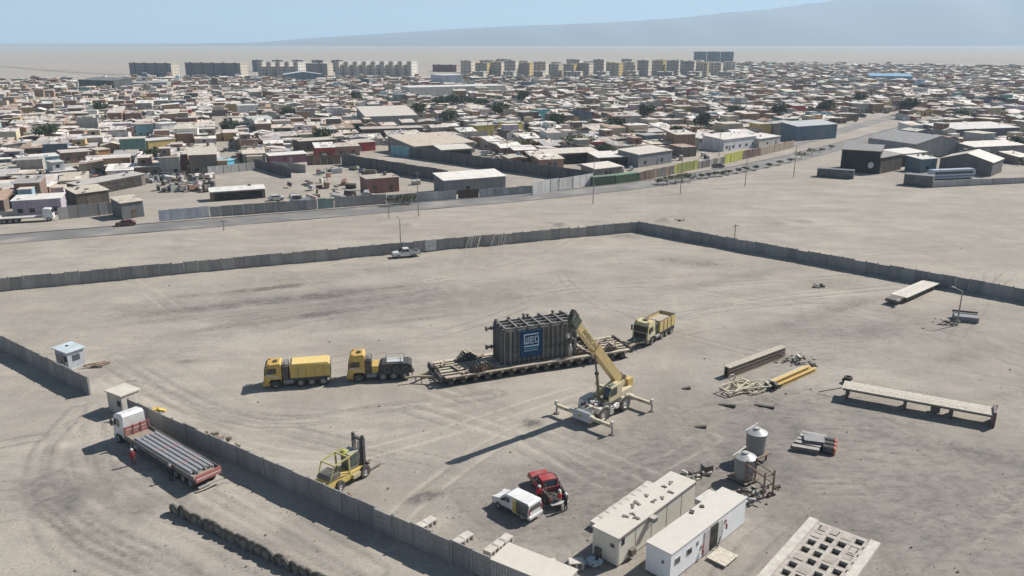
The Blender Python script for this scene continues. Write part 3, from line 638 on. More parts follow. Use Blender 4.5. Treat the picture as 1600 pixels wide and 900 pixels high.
cb = MB().prism([(-1.6,1.95),(-1.6,3.5),(-1.4,3.62),(.35,3.5),(.75,2.6),(.75,1.95)],.62,1.52,(.58,.50,.30),[0,.03,.06,.06,0,0]).build('cab','paint',cr,(CX,0,.2))
MB().prism([(.40,3.42),(.78,2.6),(.79,2.1),(.82,2.1),(.81,2.62),(.43,3.44)],.66,1.38,(.03,.045,.045)).build('windscreen','glass',cb)
MB().prism([(-.6,2.55),(-.6,3.4),(.3,3.38),(.66,2.55)],1.475,1.535,(.03,.04,.04)).prism([(-.6,2.55),(-.6,3.4),(.3,3.38),(.66,2.55)],.605,.635,(.03,.04,.04)).build('side_window','glass',cb)
MB().box(-.7,.2,.8,1.25,3.53,3.6,(.12,.16,.13)).build('roof_window','glass',cb)
P0 = Vector((-2.75,-.08,3.0)); 
tip = Vector((6.2,78.3,12.7)); tip_l = Matrix.Rotation(-R(chd),4,'Z') @ (tip - Vector((cc_.x,cc_.y,0))); tip_l.y = -.08
bdv = (tip_l-P0).normalized(); bL = (tip_l-P0).length
bup = Vector((-bdv.z,0,bdv.x)) if bdv.x > 0 else Vector((bdv.z,0,-bdv.x))
def bbox(mb, t0, t1, w_, h, col, off=0.0):
    pts = []
    for t in (t0,t1):
        c = P0+bdv*t+bup*off
        for sy, sz in ((-1,-1),(1,-1),(1,1),(-1,1)): pts.append(c+Vector((0,sy*w_/2,0))+bup*(sz*h/2))
    return mb.add(pts, [(0,1,2,3)[::-1],(4,5,6,7),(0,1,5,4),(1,2,6,5),(2,3,7,6),(3,0,4,7)], col)
BY = (.60,.44,.17)
bm = bbox(bbox(MB(),-.6,bL*.55,.84,1.05,BY), bL*.55, bL*.57,.9,1.1,(.5,.36,.12)).build('boom','paint',cr)
bbox(MB(),bL*.57,bL*.93,.66,.84,(.62,.47,.20)).build('boom_section','paint',bm)
hd_ = bbox(bbox(MB(),bL*.92,bL*1.0,.8,1.1,(.07,.09,.07)),bL*.97,bL*1.05,.5,.5,(.05,.06,.05),.5)
for o_ in (-.25,0,.25): 
    c = P0+bdv*(bL*1.0)+Vector((0,o_,0)); hd_.cyl(c-Vector((0,.06,0)),c+Vector((0,.06,0)),.5,n=14,col=(.10,.12,.09))
    c = P0+bdv*(bL*.95)-bup*.55+Vector((0,o_,0)); hd_.cyl(c-Vector((0,.06,0)),c+Vector((0,.06,0)),.35,n=12,col=(.08,.1,.08))
hd_ = hd_.build('boom_head','steel',bm)
hk = P0+bdv*(bL*1.02)-bup*.7
MB().cyl(hk,hk-Vector((0,0,1.1)),.03,n=5,col=DARK).cbox(hk-Vector((0,0,1.3)),(.35,.3,.5),(.45,.43,.38)).build('hook_block','steel',hd_)
mb = MB(); a_ = Vector((.9,-.08,2.1)); b_ = P0+bdv*(bL*.5)-bup*.5; m_ = a_.lerp(b_,.58)
mb.cyl(a_,m_,.17,n=10,col=(.22,.19,.1)).cyl(m_,b_,.11,n=10,col=(.14,.13,.11)).cyl(m_-bdv*.1,m_+bdv*.1,.24,n=10,col=DARK).build('luffing_cylinder','steel',cr)
MB().box(-4.25,-3.25,-.95,.85,2.2,3.25,(.58,.40,.12)).build('counterweight','paint',cr)
wn_ = MB().cyl((-3.1,-.5,3.35),(-3.1,.4,3.35),.42,n=14,col=(.09,.07,.06)).cyl((-2.5,-.4,3.9),(-2.5,.3,3.9),.3,n=12,col=(.07,.055,.05)).box(-3.2,-2.3,-.6,-.5,3.0,4.1,(.5,.47,.38)).build('winch','steel',cr)
def text_mesh(s, size, depth=.01):
    cu = bpy.data.curves.new('lettering','FONT'); cu.body = s; cu.size = size; cu.extrude = depth; cu.align_x = 'CENTER'; cu.align_y = 'CENTER'
    to = bpy.data.objects.new('lettering', cu); C.objects.link(to); bpy.context.view_layer.update()
    dg = bpy.context.evaluated_depsgraph_get(); me = bpy.data.meshes.new_from_object(to.evaluated_get(dg)); bpy.data.objects.remove(to); return me
def set_col(me, col, mat):
    a = me.color_attributes.new('col','FLOAT_COLOR','CORNER'); n = len(me.loops); a.data.foreach_set('color', np.tile(np.array([*col,1],np.float32),n)); me.materials.clear(); me.materials.append(M[mat]); return me
tm = set_col(text_mesh('AMERICAN', .72), (.14,.09,.04), 'paint')
to = obj('lettering', tm, bm); ctr = P0+bdv*(bL*.70)+Vector((0,.345,0))+bup*0.0
to.matrix_local = Matrix.Translation(ctr) @ Matrix((( -bdv.x, bup.x, 0,0),(0,0,1,0),(-bdv.z,bup.z,0,0),(0,0,0,1)))
# ================================================================ YARD: forklift, cars, people, cabins, loose things
def at_side(f, r, half, side): return by_side(f, r, half, side)
# forklift
fc, fh = by_side((572,744),(531,768),1.05,-1)
fk = thing('forklift', 'large dusty yellow forklift with tall dark mast beside the foreground wall', 'forklift', fc, fh)
FY = (.52,.385,.08); FG = (.44,.40,.12)
FW = wheel_meshes(.62,.42,(.38,.36,.33)); FR = wheel_meshes(.52,.36,(.38,.36,.33))
axle_pair(FW, fk, 1.55, 1.08, .62); axle_pair(FR, fk, -1.55, 1.0, .52)
MB().prism([(1.9,.55),(1.9,1.05),(.2,1.15),(-1.0,1.3),(-2.6,1.45),(-2.85,1.1),(-2.75,.6),(-2.2,.5)],-.95,.95,FY,[0,0,0,0,.15,.2,.2,0]).build('chassis','paint',fk)
MB().prism([(-1.3,1.3),(-1.3,1.75),(-2.4,1.7),(-2.75,1.4),(-2.6,1.3)],-.85,.85,(.06,.055,.05)).build('counterweight','paint',fk)
for s in (-1,1): MB().box(.0,1.0,min(s*.95,s*1.2),max(s*.95,s*1.2),.5,.9,(.42,.38,.22)).build('side_tank','paint',fk)
cb = MB().box(.15,1.25,-.6,.6,1.15,2.75,(.10,.11,.10)).box(.1,1.3,-.65,.65,2.75,2.85,(.40,.40,.36)).build('cab','paint',fk)
MB().box(.3,1.1,-.62,-.602,1.5,2.6,(.06,.075,.075)).build('side_window','glass',cb); MB().box(1.252,1.27,-.5,.5,1.5,2.65,(.05,.06,.06)).build('windscreen','glass',cb)
rp = MB()
for s in (-1,1): rp.bar((-.2,s*.9,1.1),(-.25,s*.9,2.85),.13,FG).bar((-.25,s*.9,2.85),(-2.0,s*.85,2.7),.12,FG).bar((-2.0,s*.85,2.7),(-2.5,s*.8,1.4),.1,FG).bar((-.25,s*.9,2.85),(.7,s*.7,2.9),.1,FG)
rp.bar((-.25,-.9,2.85),(-.25,.9,2.85),.12,FG).bar((-2.0,-.85,2.7),(-2.0,.85,2.7),.12,FG).build('roll_frame','paint',fk)
MB().cyl((.2,.15,2.85),(.2,.15,3.12),.35,.2,n=10,col=(.42,.46,.05)).box(-.1,.5,-.2,.5,2.86,2.96,(.42,.46,.05)).build('roof_hump','paint',cb)  # plain yellow-green hump on the cab roof, no lamp
ms_ = MB()
for s in (-1,1): ms_.box(2.15,2.45,s*.62-.14,s*.62+.14,.25,3.85,DARK).box(2.02,2.14,s*.45-.08,s*.45+.08,.3,3.7,(.10,.10,.10))
ms_.box(2.1,2.4,-.6,.6,3.6,3.8,DARK).box(2.1,2.4,-.6,.6,2.3,2.45,DARK).box(2.1,2.4,-.6,.6,.9,1.1,DARK)
for s in (-1,1): ms_.cyl((2.25,s*.62,3.8),(2.25,s*.62,4.1),.17,n=8,col=(.06,.05,.05)).cyl((1.95,s*.3,1.0),(1.95,s*.3,3.5),.07,n=8,col=(.32,.32,.31))
ms_ = ms_.build('mast','steel',fk,(-.38,0,0))
MB().box(2.46,2.6,-1.1,1.1,.45,.6,DARK).box(2.46,2.6,-1.1,1.1,1.1,1.25,DARK).build('carriage','steel',ms_)
for s in (-1,1): MB().box(2.6,4.4,s*.7-.09,s*.7+.09,.12,.2,(.12,.1,.09)).box(2.6,2.7,s*.7-.09,s*.7+.09,.2,1.25,(.12,.1,.09)).build('fork','steel',ms_)
# cars
CARW = wheel_meshes(.34,.23,(.30,.30,.30))
def car_body(t, prof, W, col, ins, name='body'): return MB().prism(prof, -W/2, W/2, col, ins).build(name,'paint',t)
def pane(p, prof, y0, y1, name='side_window', col=(.015,.018,.02)): return MB().prism(prof, min(y0,y1), max(y0,y1), col).build(name,'glass',p)
def pickup(label, loc, hd, col, open_tail=False, group=None):
    t = thing('pickup_truck', label, 'pickup', loc, hd, group)
    b = car_body(t, [(2.6,.45),(2.62,.75),(2.5,1.02),(1.35,1.15),(1.2,1.16),(-.75,1.16),(-.75,.75),(-.85,.45)],1.84,col,[.06,.04,.08,.06,.03,.03,0,0])
    cab = car_body(t, [(1.3,1.15),(.55,1.72),(.35,1.76),(-.55,1.74),(-.78,1.15)],1.80,col,[.03,.16,.18,.18,.05],'cabin')
    MB().prism([(1.30,1.18),(.60,1.70),(.63,1.73),(1.34,1.20)],-.72,.72,(.015,.018,.02)).build('windscreen','glass',cab)
    MB().prism([(-.80,1.2),(-.60,1.66),(-.63,1.67),(-.83,1.2)],-.68,.68,(.015,.018,.02)).build('rear_window','glass',cab)
    for s in (-1,1):
        pane(cab, [(1.05,1.2),(.55,1.62),(.2,1.64),(.2,1.2)], s*.905, s*.85); pane(cab, [(.12,1.2),(.12,1.64),(-.42,1.62),(-.62,1.2)], s*.905, s*.85)
        MB().box(.85,1.0,min(s*.92,s*1.08),max(s*.92,s*1.08),1.2,1.38,BLACK).build('mirror','paint',cab)
        MB().box(2.50,2.63,s*.68-.18,s*.68+.18,.78,.95,(.6,.6,.58)).build('headlight','glass',b)
        MB().box(-2.64,-2.56,s*.83-.08,s*.83+.08,.7,1.05,(.4,.02,.02)).build('tail_light','glass',b)
    bed = MB().box(-2.6,-.86,-.92,.92,.55,.66,BLACK)
    for s in (-1,1): bed.box(-2.6,-.86,min(s*.92,s*.80),max(s*.92,s*.80),.66,1.16,col if not open_tail else (.03,.012,.014))  # with an open tail the sides are near-black: shadow put into the colour
    bed.box(-.93,-.86,-.8,.8,.66,1.16,col); bed = bed.build('bed','paint',t)
    MB().box(-2.5,-.95,-.78,.78,.662,.72,BLACK).build('bed_liner','matte',bed)
    if open_tail: MB().box(-3.1,-2.62,-.85,.85,.60,.68,(.45,.44,.42)).build('tailgate','paint',bed)
    else: MB().box(-2.67,-2.61,-.85,.85,.62,1.14,col).build('tailgate','paint',bed)
    MB().box(-2.85 if not open_tail else -2.75,-2.68,-.9,.9,.42,.58,(.35,.35,.35)).build('rear_bumper','paint',b); MB().box(2.63,2.72,-.88,.88,.42,.62,BLACK).build('front_bumper','paint',b)
    for s in (-1,1): MB().bar((-.95,s*.85,1.18),(-1.1,s*.7,1.75),.06,BLACK).bar((-1.1,s*.7,1.75),(-2.0,s*.85,1.18),.06,BLACK).build('roll_bar','steel',bed)
    axle_pair(CARW, t, 1.62, .78, .36); axle_pair(CARW, t, -1.5, .78, .36); return t
pa, pb = G(832,757), G(862,796); pkh = ang(pb, pa)
pickup('red double-cab pickup with open tailgate, two people standing behind it', (pa+pb)/2+Vector((.5,.6,0)), pkh, (.34,.010,.02), True)
vc, vh = by_side((781,795),(815,812),.78,1)
vn = thing('panel_van', 'white panel van with yellow and black rear stripes, left of the red pickup', 'van', vc, vh)
VW = (.76,.76,.75)
vb = car_body(vn, [(2.15,.4),(2.2,.75),(2.05,1.0),(1.25,1.18),(.65,1.72),(.45,1.80),(-2.0,1.80),(-2.15,1.7),(-2.22,.9),(-2.2,.4)],1.82,VW,[.08,.05,.1,.08,.14,.16,.14,.1,.02,.02])
MB().prism([(1.22,1.2),(.68,1.70),(.71,1.73),(1.26,1.22)],-.72,.72,(.02,.025,.03)).build('windscreen','glass',vb)
for s in (-1,1):
    pane(vb, [(1.0,1.16),(.6,1.55),(.1,1.55),(.1,1.16)], s*.90, s*.86, col=(.02,.03,.045))
    y0,y1 = sorted((s*.862,s*.922))
    MB().prism([(-.75,.5),(-.75,1.68),(-.35,1.68),(-.35,.5)],y0,y1,(.55,.40,.06),[0,.06,.06,0] if 0 else None).build('yellow_stripe','paint',vb)
    MB().prism([(-2.05,.5),(-2.05,1.66),(-.76,1.66),(-.76,.5)],y0,y1,(.06,.06,.06)).build('black_panel','paint',vb)
    MB().box(-.3,1.3,min(s*.9,s*.93),max(s*.9,s*.93),.45,.56,BLACK).build('side_trim','matte',vb)
    MB().box(.8,.95,min(s*.9,s*1.06),max(s*.9,s*1.06),1.15,1.33,BLACK).build('mirror','paint',vb)
    MB().box(-2.26,-2.19,s*.82-.06,s*.82+.06,.85,1.3,(.4,.03,.03)).build('tail_light','glass',vb); MB().box(2.05,2.2,s*.66-.18,s*.66+.18,.78,.98,(.55,.55,.53)).build('headlight','glass',vb)
MB().box(-2.23,-2.2,-.66,.66,1.1,1.55,(.10,.10,.10)).build('rear_window','glass',vb); MB().box(-2.34,-2.19,-.88,.88,.4,.62,(.72,.72,.70)).build('rear_bumper','paint',vb)
axle_pair(CARW, vn, 1.4, .79, .34); axle_pair(CARW, vn, -1.4, .79, .34)
pwc = G(634,401); pickup('small white pickup parked under the far wall', (pwc.x,pwc.y,0), waz+178, (.66,.65,.62))

# people: one continuous skinned body each, clothes coloured on it
def person(label, loc, rz, shirt, trousers, helmet=None, vest=None, pose='stand', z=0):
    J = dict(pelvis=(0,0,.95,.15), belly=(0,0,1.12,.15), chest=(.01,0,1.35,.165), neck=(.0,0,1.52,.06), head=(.02,0,1.64,.095), crown=(.02,0,1.74,.07))
    for s, k in ((1,'l'),(-1,'r')):
        J['hip'+k]=(0,s*.1,.88,.105); J['knee'+k]=(.03*s+.02,s*.12,.5,.07); J['ank'+k]=(.05*s-.02,s*.13,.09,.05); J['toe'+k]=(.05*s+.14,s*.14,.05,.045)
        J['sh'+k]=(0,s*.19,1.42,.07); J['el'+k]=(-.02,s*.25,1.14,.052); J['wr'+k]=(.1,s*.25,.9,.038); J['ha'+k]=(.15,s*.24,.82,.036)
        if pose == 'reach': J['el'+k]=(.18,s*.24,1.2,.052); J['wr'+k]=(.42,s*.18,1.22,.038); J['ha'+k]=(.51,s*.17,1.22,.036)
    E_ = [('pelvis','belly'),('belly','chest'),('chest','neck'),('neck','head'),('head','crown')]
    for k in 'lr': E_ += [('pelvis','hip'+k),('hip'+k,'knee'+k),('knee'+k,'ank'+k),('ank'+k,'toe'+k),('chest','sh'+k),('sh'+k,'el'+k),('el'+k,'wr'+k),('wr'+k,'ha'+k)]
    names = list(J); me = bpy.data.meshes.new('body'); me.from_pydata([J[n][:3] for n in names], [(names.index(a),names.index(b)) for a,b in E_], [])
    o = bpy.data.objects.new('tmp', me); C.objects.link(o); md = o.modifiers.new('s','SKIN'); sv = me.skin_vertices[0].data
    for i, n in enumerate(names): sv[i].radius = (J[n][3],J[n][3]*(1.25 if n in('chest','belly') else 1)); sv[i].use_root = n == 'pelvis'
    o.modifiers.new('b','SUBSURF').levels = 1; bpy.context.view_layer.update()
    bme = bpy.data.meshes.new_from_object(o.evaluated_get(bpy.context.evaluated_depsgraph_get())); bpy.data.objects.remove(o)
    a = bme.color_attributes.new('col','FLOAT_COLOR','CORNER'); cols = np.ones((len(bme.loops),4),np.float32)
    for p in bme.polygons:
        c = p.center; skin = (.30,.17,.11)
        if c.z > 1.60: col = (.02,.015,.012) if c.x < -.01 or c.z > 1.72 else skin
        elif c.z > 1.5 and abs(c.y) < .09: col = skin
        elif c.z < .12: col = (.03,.025,.02)
        elif c.z < 1.0 and abs(c.y) < .2: col = trousers
        elif (c.z < .93 and abs(c.y) > .2) or (pose=='reach' and c.x > .4): col = skin
        else: col = shirt
        for li in p.loop_indices: cols[li,:3] = col
    a.data.foreach_set('color', cols.ravel()); bme.materials.clear(); bme.materials.append(M['cloth']); bme.polygons.foreach_set('use_smooth',[True]*len(bme.polygons))
    t = thing('person', label, 'person', (loc[0],loc[1],z), rz); obj('body', bme, t)
    if helmet: MB().lathe([(.17,1.69),(.125,1.71),(.12,1.77),(.08,1.83),(.005,1.85)],12,helmet,(.02,0,0)).build('helmet','paint',t)
    if vest: MB().lathe([(.19,1.0),(.2,1.2),(.215,1.38),(.15,1.47)],12,vest).build('vest','cloth',t)
    return t
WH = (.75,.74,.72)
person('person in dark clothes and white helmet standing at the pickup tailgate', G(884,798), 150, (.03,.03,.035), (.03,.03,.035), WH)
person('person in red vest reaching into the pickup bed', G(874,793), 120, (.45,.42,.40), (.3,.3,.3), WH, (.5,.06,.04), 'reach')
person('person in red shirt standing at the side of the red pickup', G(842,786), 60, (.45,.05,.05), (.04,.04,.05), WH, (.5,.05,.06))
d_ = Vector((math.cos(R(h2)),math.sin(R(h2)),0)); n_ = Vector((d_.y,-d_.x,0))
person('person in red vest standing on the far side of the second yellow truck', c2 - d_*.9 + n_*2.0, 200, (.35,.06,.05), (.05,.05,.07), (.06,.04,.03), (.5,.06,.05), z=0)
person('person with white helmet and red clothes standing beside the flatbed truck', G(209,727), 120, (.30,.06,.07), (.25,.07,.08), WH)
person('person in dark clothes standing in the shade near the flatbed tail', G(268,752), 100, (.05,.05,.06), (.04,.04,.05), (.3,.3,.3))
person('person in pale overalls standing on the trailer edge beside the transformer', on_trailer(tx+8.9,-TWD/2+.45,1.25), 250, (.55,.54,.50), (.45,.44,.42), WH, z=1.25)

# flatbed truck beside the wall
fa, fb_ = G(195,682,1.4), G(305,750,1.4); flh = ang(fb_, fa); fd = Vector((math.cos(R(flh)),math.sin(R(flh)),0)); fl_n = Vector((-fd.y,fd.x,0))
# its left side is seen; bed from fb_ (tail) to fa (front)
FLL = (fa-fb_).to_2d().length; forg = Vector((fb_.x,fb_.y,0)) - fl_n*1.3
ft = thing('flatbed_truck', 'flatbed truck with white cab and red boards parked along the foreground wall', 'truck', forg, flh)
MB().box(0,FLL,-1.3,1.3,1.2,1.38,(.16,.13,.11),top=(.30,.25,.2)).box(.3,FLL+2.6,-.5,-.3,.75,1.2,DARK).box(.3,FLL+2.6,.3,.5,.75,1.2,DARK).build('bed','steel',ft)
for k in range(4):
    for s in (-1,1): MB().box(.15+k*FLL/4,.05+(k+1)*FLL/4,min(s*1.3,s*1.36),max(s*1.3,s*1.36),1.1,1.62,(.17,.16,.15)).build('side_board','wood',ft)
hb = MB().box(FLL-.12,FLL,-1.3,1.3,1.38,1.6,(.28,.05,.05)).box(FLL-.12,FLL,-1.3,1.3,1.75,1.95,(.30,.06,.055)).box(FLL-.12,FLL,-1.3,1.3,2.1,2.35,(.32,.07,.06))
for y in (-1.25,-.4,.4,1.25): hb.box(FLL-.17,FLL+.03,y-.06,y+.06,1.38,2.4,(.26,.05,.05))
hb.build('headboard','paint',ft)
MB().box(-.1,0,-1.3,1.3,1.05,1.75,(.42,.10,.10)).box(-.13,-.1,-1.25,1.25,1.3,1.42,(.6,.5,.48)).build('tailboard','paint',ft)
MB().box(-.35,-.15,-1.2,1.2,.5,.65,(.4,.38,.36)).build('rear_bumper','steel',ft)
for x in (1.3,2.6,3.9,FLL-.8,FLL+1.0+.9): axle_pair(TR_W, ft, x, 1.02, .52)
CL = FLL+.35
cab = MB().prism([(CL,.9),(CL,3.3),(CL+.3,3.55),(CL+1.5,3.35),(CL+2.0,3.1),(CL+2.2,2.0),(CL+2.3,.7),(CL+1.9,.7),(CL+1.7,1.15),(CL+.6,1.15)],-1.22,1.22,(.76,.76,.75),[0,.1,.15,.15,.1,.02,0,0,0,0]).build('cab','paint',ft)
MB().prism([(CL+2.21,2.02),(CL+2.04,2.95),(CL+2.08,2.96),(CL+2.25,2.02)],-1.05,1.05,(.02,.025,.03)).build('windscreen','glass',cab)
for s in (-1,1):
    pane(cab,[(CL+.95,2.0),(CL+.95,2.75),(CL+1.75,2.75),(CL+1.95,2.0)],s*1.2,s*1.235)
    MB().box(CL+2.1,CL+2.2,s*1.4-.1,s*1.4+.1,1.9,2.6,BLACK).build('mirror','paint',cab); MB().box(CL+2.25,CL+2.36,s*.8-.2,s*.8+.2,.8,1.0,(.6,.6,.58)).build('headlight','glass',cab)
    MB().cyl((FLL-2.4,s*1.0,.75),(FLL-1.6,s*1.0,.75),.3,n=12,col=(.3,.3,.3)).build('fuel_tank','steel',ft)
MB().box(CL+2.2,CL+2.42,-1.2,1.2,.45,.8,(.5,.5,.5)).build('bumper','paint',cab)
pipe = MB().cyl((0,0,0),(FLL*.78,0,0),.085,n=8,col=(.40,.40,.42),caps=True).mesh('pipe','steel')
for bi,y in enumerate((-.95,-.5,.0,.5,.95)):
    pb_ = forg + fd*(.9+rnd.uniform(0,.5)) + fl_n*y; t = thing('pipe_bundle', ('pipe bundle nearest the wall on the flatbed','second pipe bundle from the wall on the flatbed','middle pipe bundle on the flatbed','second pipe bundle from the open side of the flatbed','pipe bundle along the open side of the flatbed')[bi], 'pipes', (pb_.x,pb_.y,1.42), flh, 'pipe bundles on the flatbed')
    for k in range(5): obj('pipe', pipe, t, (rnd.uniform(-.2,.2),(k%3-1)*.15+(k//3)*.075,.09+(k//3)*.14))
    for x in (2.2,6.2): MB().box(x,x+.06,-.26,.26,.30,.34,(.45,.2,.2)).build('strap','cloth',t)
# guard booth and its clutter
g0 = G(112,572); gb = thing('guard_booth', 'small booth with pale blue roof beside the dark wall', 'booth', (g0.x,g0.y,0), -30)
MB().box(-1.3,1.3,-1.1,1.1,.15,2.45,(.42,.45,.48)).box(-1.4,1.4,-1.2,1.2,0,.15,(.5,.48,.45)).build('wall','matte',gb)
MB().cbox((0,0,2.56),(3.1,2.7,.12),(.50,.58,.62),ry=3).build('roof','roof',gb)
MB().box(-.3,.5,-1.13,-1.1,.2,2.1,(.12,.15,.2)).build('door','paint',gb)
for x in (-.85,.85): MB().box(x-.3,x+.3,-1.13,-1.102,1.1,1.9,(.06,.08,.1)).build('window','glass',gb)
MB().box(1.3,1.33,-.5,.5,1.1,1.9,(.06,.08,.1)).build('window','glass',gb); MB().cbox((-.5,.1,2.66),(.4,.3,.12),DARK).build('roof_vent','matte',gb)
jp = G(150,572); o = MB()
for k in range(16): o.bar((rnd.uniform(-1.6,1.2),rnd.uniform(-.6,.6),.08+k*.02),(rnd.uniform(-1.2,1.8),rnd.uniform(-.6,.6),.1+k*.025),.1,jit(rnd.choice([(.4,.33,.25),(.2,.16,.13),(.35,.12,.1)]),.3,rnd))
tag(o.build('plank_heap','wood',None,(jp.x,jp.y,0),10),'heap of planks and red scrap beside the guard booth','planks')
h0 = G(196,640); gh = thing('gate_hut', 'small cream hut behind the white flatbed cab at the gate', 'hut', (h0.x,h0.y,0), -32)
MB().box(-1.35,1.35,-1.1,1.1,0,2.35,(.52,.49,.43)).build('wall','house',gh); MB().box(-1.5,1.5,-1.25,1.25,2.35,2.5,(.62,.57,.49)).build('roof','roof',gh)
MB().box(-.4,.4,1.1,1.14,.05,2.0,(.25,.2,.16)).build('door','paint',gh); MB().box(.5,1.1,-1.14,-1.1,1.0,1.7,(.06,.07,.08)).build('window','glass',gh)
# heap of brown scrap behind the wall, tyre and yellow post
def scrap(label, px_, n, s, cols, h=.5, name='scrap_heap', mat='steel', rz=0):
    p = G(*px_); mb = MB()
    for k in range(n): mb.cbox((rnd.gauss(0,s[0]/2.5),rnd.gauss(0,s[1]/2.5),rnd.uniform(.05,h)),(rnd.uniform(.15,.9),rnd.uniform(.1,.5),rnd.uniform(.06,.35)),jit(rnd.choice(cols),.3,rnd),rnd.uniform(0,180),rnd.uniform(-25,25),rnd.uniform(-25,25))
    return tag(mb.build(name,mat,None,(p.x,p.y,0),rz),label,'scrap')
scrap('brown scrap heap against the inner side of the foreground wall',(342,690),30,(3.4,1.2),[(.25,.17,.12),(.16,.12,.09),(.4,.34,.27)],.6,rz=-37)
scrap('yellow scrap lying behind the foreground wall near the gate hut',(246,642),14,(.4,.25),[(.6,.42,.08)],.3)
# half-buried tyres along the track
tym = MB().lathe([(.40,-.14),(.64,-.17),(.72,-.09),(.72,.09),(.64,.17),(.40,.14),(.40,-.14)],20,(.085,.08,.07),axis='Y').mesh('tyre','rubber')
fil = MB().lathe([(.01,-.09),(.42,-.09),(.42,.09),(.01,.09)],16,(.24,.215,.18),axis='Y').mesh('soil_fill','matte')
ta, tb = G(276,803), G(520,922); nty = 24; tyaz = ang(ta,tb)
ORD = ['first','second','third','fourth','fifth','sixth','seventh','eighth','ninth','tenth','eleventh','twelfth','thirteenth','fourteenth','fifteenth','sixteenth','seventeenth','eighteenth','nineteenth','twentieth']
for i in range(nty):
    p = ta.lerp(tb,(i+rnd.uniform(-.12,.12))/(nty-1)); o = obj('tyre', tym, None, (p.x+rnd.uniform(-.08,.08),p.y,.27+rnd.uniform(-.1,.1)), tyaz+rnd.uniform(-22,22)); o.rotation_euler.x = R(rnd.uniform(-10,10))
    o.scale = (1,.8,1); obj('soil_fill', fil, o)
    nm = ORD[i]+' half-buried tyre from the flatbed end of the tyre row' if i < 20 else ORD[nty-1-i]+' half-buried tyre from the near end of the tyre row'
    tag(o, nm, 'tyre', 'half-buried tyres in a row')

# site cabins and container
def cabin(name, label, A, Bp, Cc, h, wallc, roofc, cat):
    # A: near front corner (roof), Bp: far end of the long edge, Cc: other near corner
    L = (Bp-A).to_2d().length; az = ang(A,Bp); Wd = (Cc-A).to_2d().length
    t = thing(name, label, cat, (A.x,A.y,0), az)
    MB().box(0,L,0,Wd,.12,h,wallc).build('wall','panel',t); MB().box(-.06,L+.06,-.06,Wd+.06,h,h+.08,roofc).build('roof','panel',t)
    for x in (.1,L/2,L-.3): MB().box(x,x+.2,.05,Wd-.05,0,.118,DARK).build('skid','steel',t)
    return t, L, Wd
ct, cL, cW = cabin('site_cabin','cream site cabin with a dusty flat roof beside the row of concrete blocks',G(966.5,842.4,2.6),G(1086.5,753,2.6),G(926,823.5,2.6),2.6,(.68,.64,.55),(.56,.52,.455),'cabin')
MB().box(-.07,cL+.07,-.075,-.06,2.45,2.62,(.22,.2,.18)).build('roof_edge','steel',ct)
for x,z0,z1,w_ in ((.45,1.75,2.35,.4),): MB().box(x,x+w_,-.03,0,z0,z1,(.05,.055,.06)).build('window','glass',ct)
MB().box(1.5,2.1,-.35,-.01,.3,.9,(.12,.11,.10)).build('vent_box','steel',ct)
MB().box(4.2,4.8,-.55,-.02,2.2,2.62,(.5,.47,.42)).box(4.25,4.75,-.57,-.55,2.25,2.55,(.08,.08,.08)).bar((4.5,-.3,2.2),(4.5,-.02,1.6),.06,(.3,.28,.25)).build('air_conditioner','paint',ct)
MB().box(-.03,0,.35,.75,1.6,1.9,(.12,.12,.12)).build('window','glass',ct)
for k in range(5): MB().box(k*cL/5+.1,k*cL/5+.14,-.02,-.001,.15,2.55,(.42,.39,.34)).build('wall_seam','matte',ct)
for i in range(11):
    x, y = (3.3,3.6,4.6,5.2,6.4,6.7,7.3,8.6,9.0,9.9,2.9)[i], rnd.uniform(.5,1.8)
    tag(MB().cbox((0,0,.04),(rnd.uniform(.35,.8),rnd.uniform(.12,.28),.06),jit((.16,.14,.12),.3,rnd)).cbox((.1,.15,.03),(.3,.1,.05),jit((.2,.18,.15),.3,rnd),30).build('roof_scrap','wood',ct,(x,y,2.69),rnd.uniform(0,180)),None)
wc, wL, wW = cabin('site_cabin','white site cabin with an open doorway, in front of the cream cabin',G(1049,867,2.6),G(1166,778,2.6),G(1005.5,852,2.6),2.6,(.84,.84,.84),(.58,.545,.485),'cabin')
for x in (.55,2.2): 
    f = MB().box(x,x+.75,-.03,0,1.35,1.95,(.55,.55,.55)).build('window','paint',wc); MB().box(x+.05,x+.35,-.04,-.03,1.4,1.9,(.06,.07,.08)).build('pane','glass',f); MB().box(x+.40,x+.70,-.04,-.03,1.4,1.9,(.06,.07,.08)).build('pane','glass',f)
MB().box(3.6,3.85,-.03,0,1.6,1.95,(.08,.08,.09)).build('window','glass',wc)
MB().box(5.55,6.75,-.02,.0,.15,2.35,(.008,.008,.01)).build('doorway','matte',wc); MB().box(6.8,7.5,-.06,-.02,.15,2.35,(.55,.55,.54)).build('door','paint',wc); MB().box(4.7,5.5,-.06,-.02,.15,2.35,(.50,.44,.47)).build('door','paint',wc)  # the doorway is a near-black sheet: shade of the inside painted on
MB().box(-.03,0,.6,.8,1.5,1.75,(.1,.1,.1)).build('window','glass',wc)
for x,z in ((4.4,.5),(7.95,1.2)): tag(MB().cyl((x,-.15,z),(x,-.15,z+.5),.08,n=8,col=(.25,.02,.03)).box(x-.12,x+.12,-.06,-.02,z+.55,z+.8,(.3,.03,.04)).build('extinguisher','paint',wc),None)
MB().cbox((9.4,wW+.55,2.2),(2.2,.7,.5),(.62,.60,.54)).build('roof_tank','paint',wc)
MB().cbox((6.0,wW-.25,2.72),(.5,.35,.1),(.06,.055,.05),20).build('roof_scrap','wood',wc); MB().cbox((7.3,wW-.4,2.72),(.35,.3,.12),(.06,.055,.05),50).build('roof_scrap','wood',wc)
waz_ = wc.rotation_euler.z
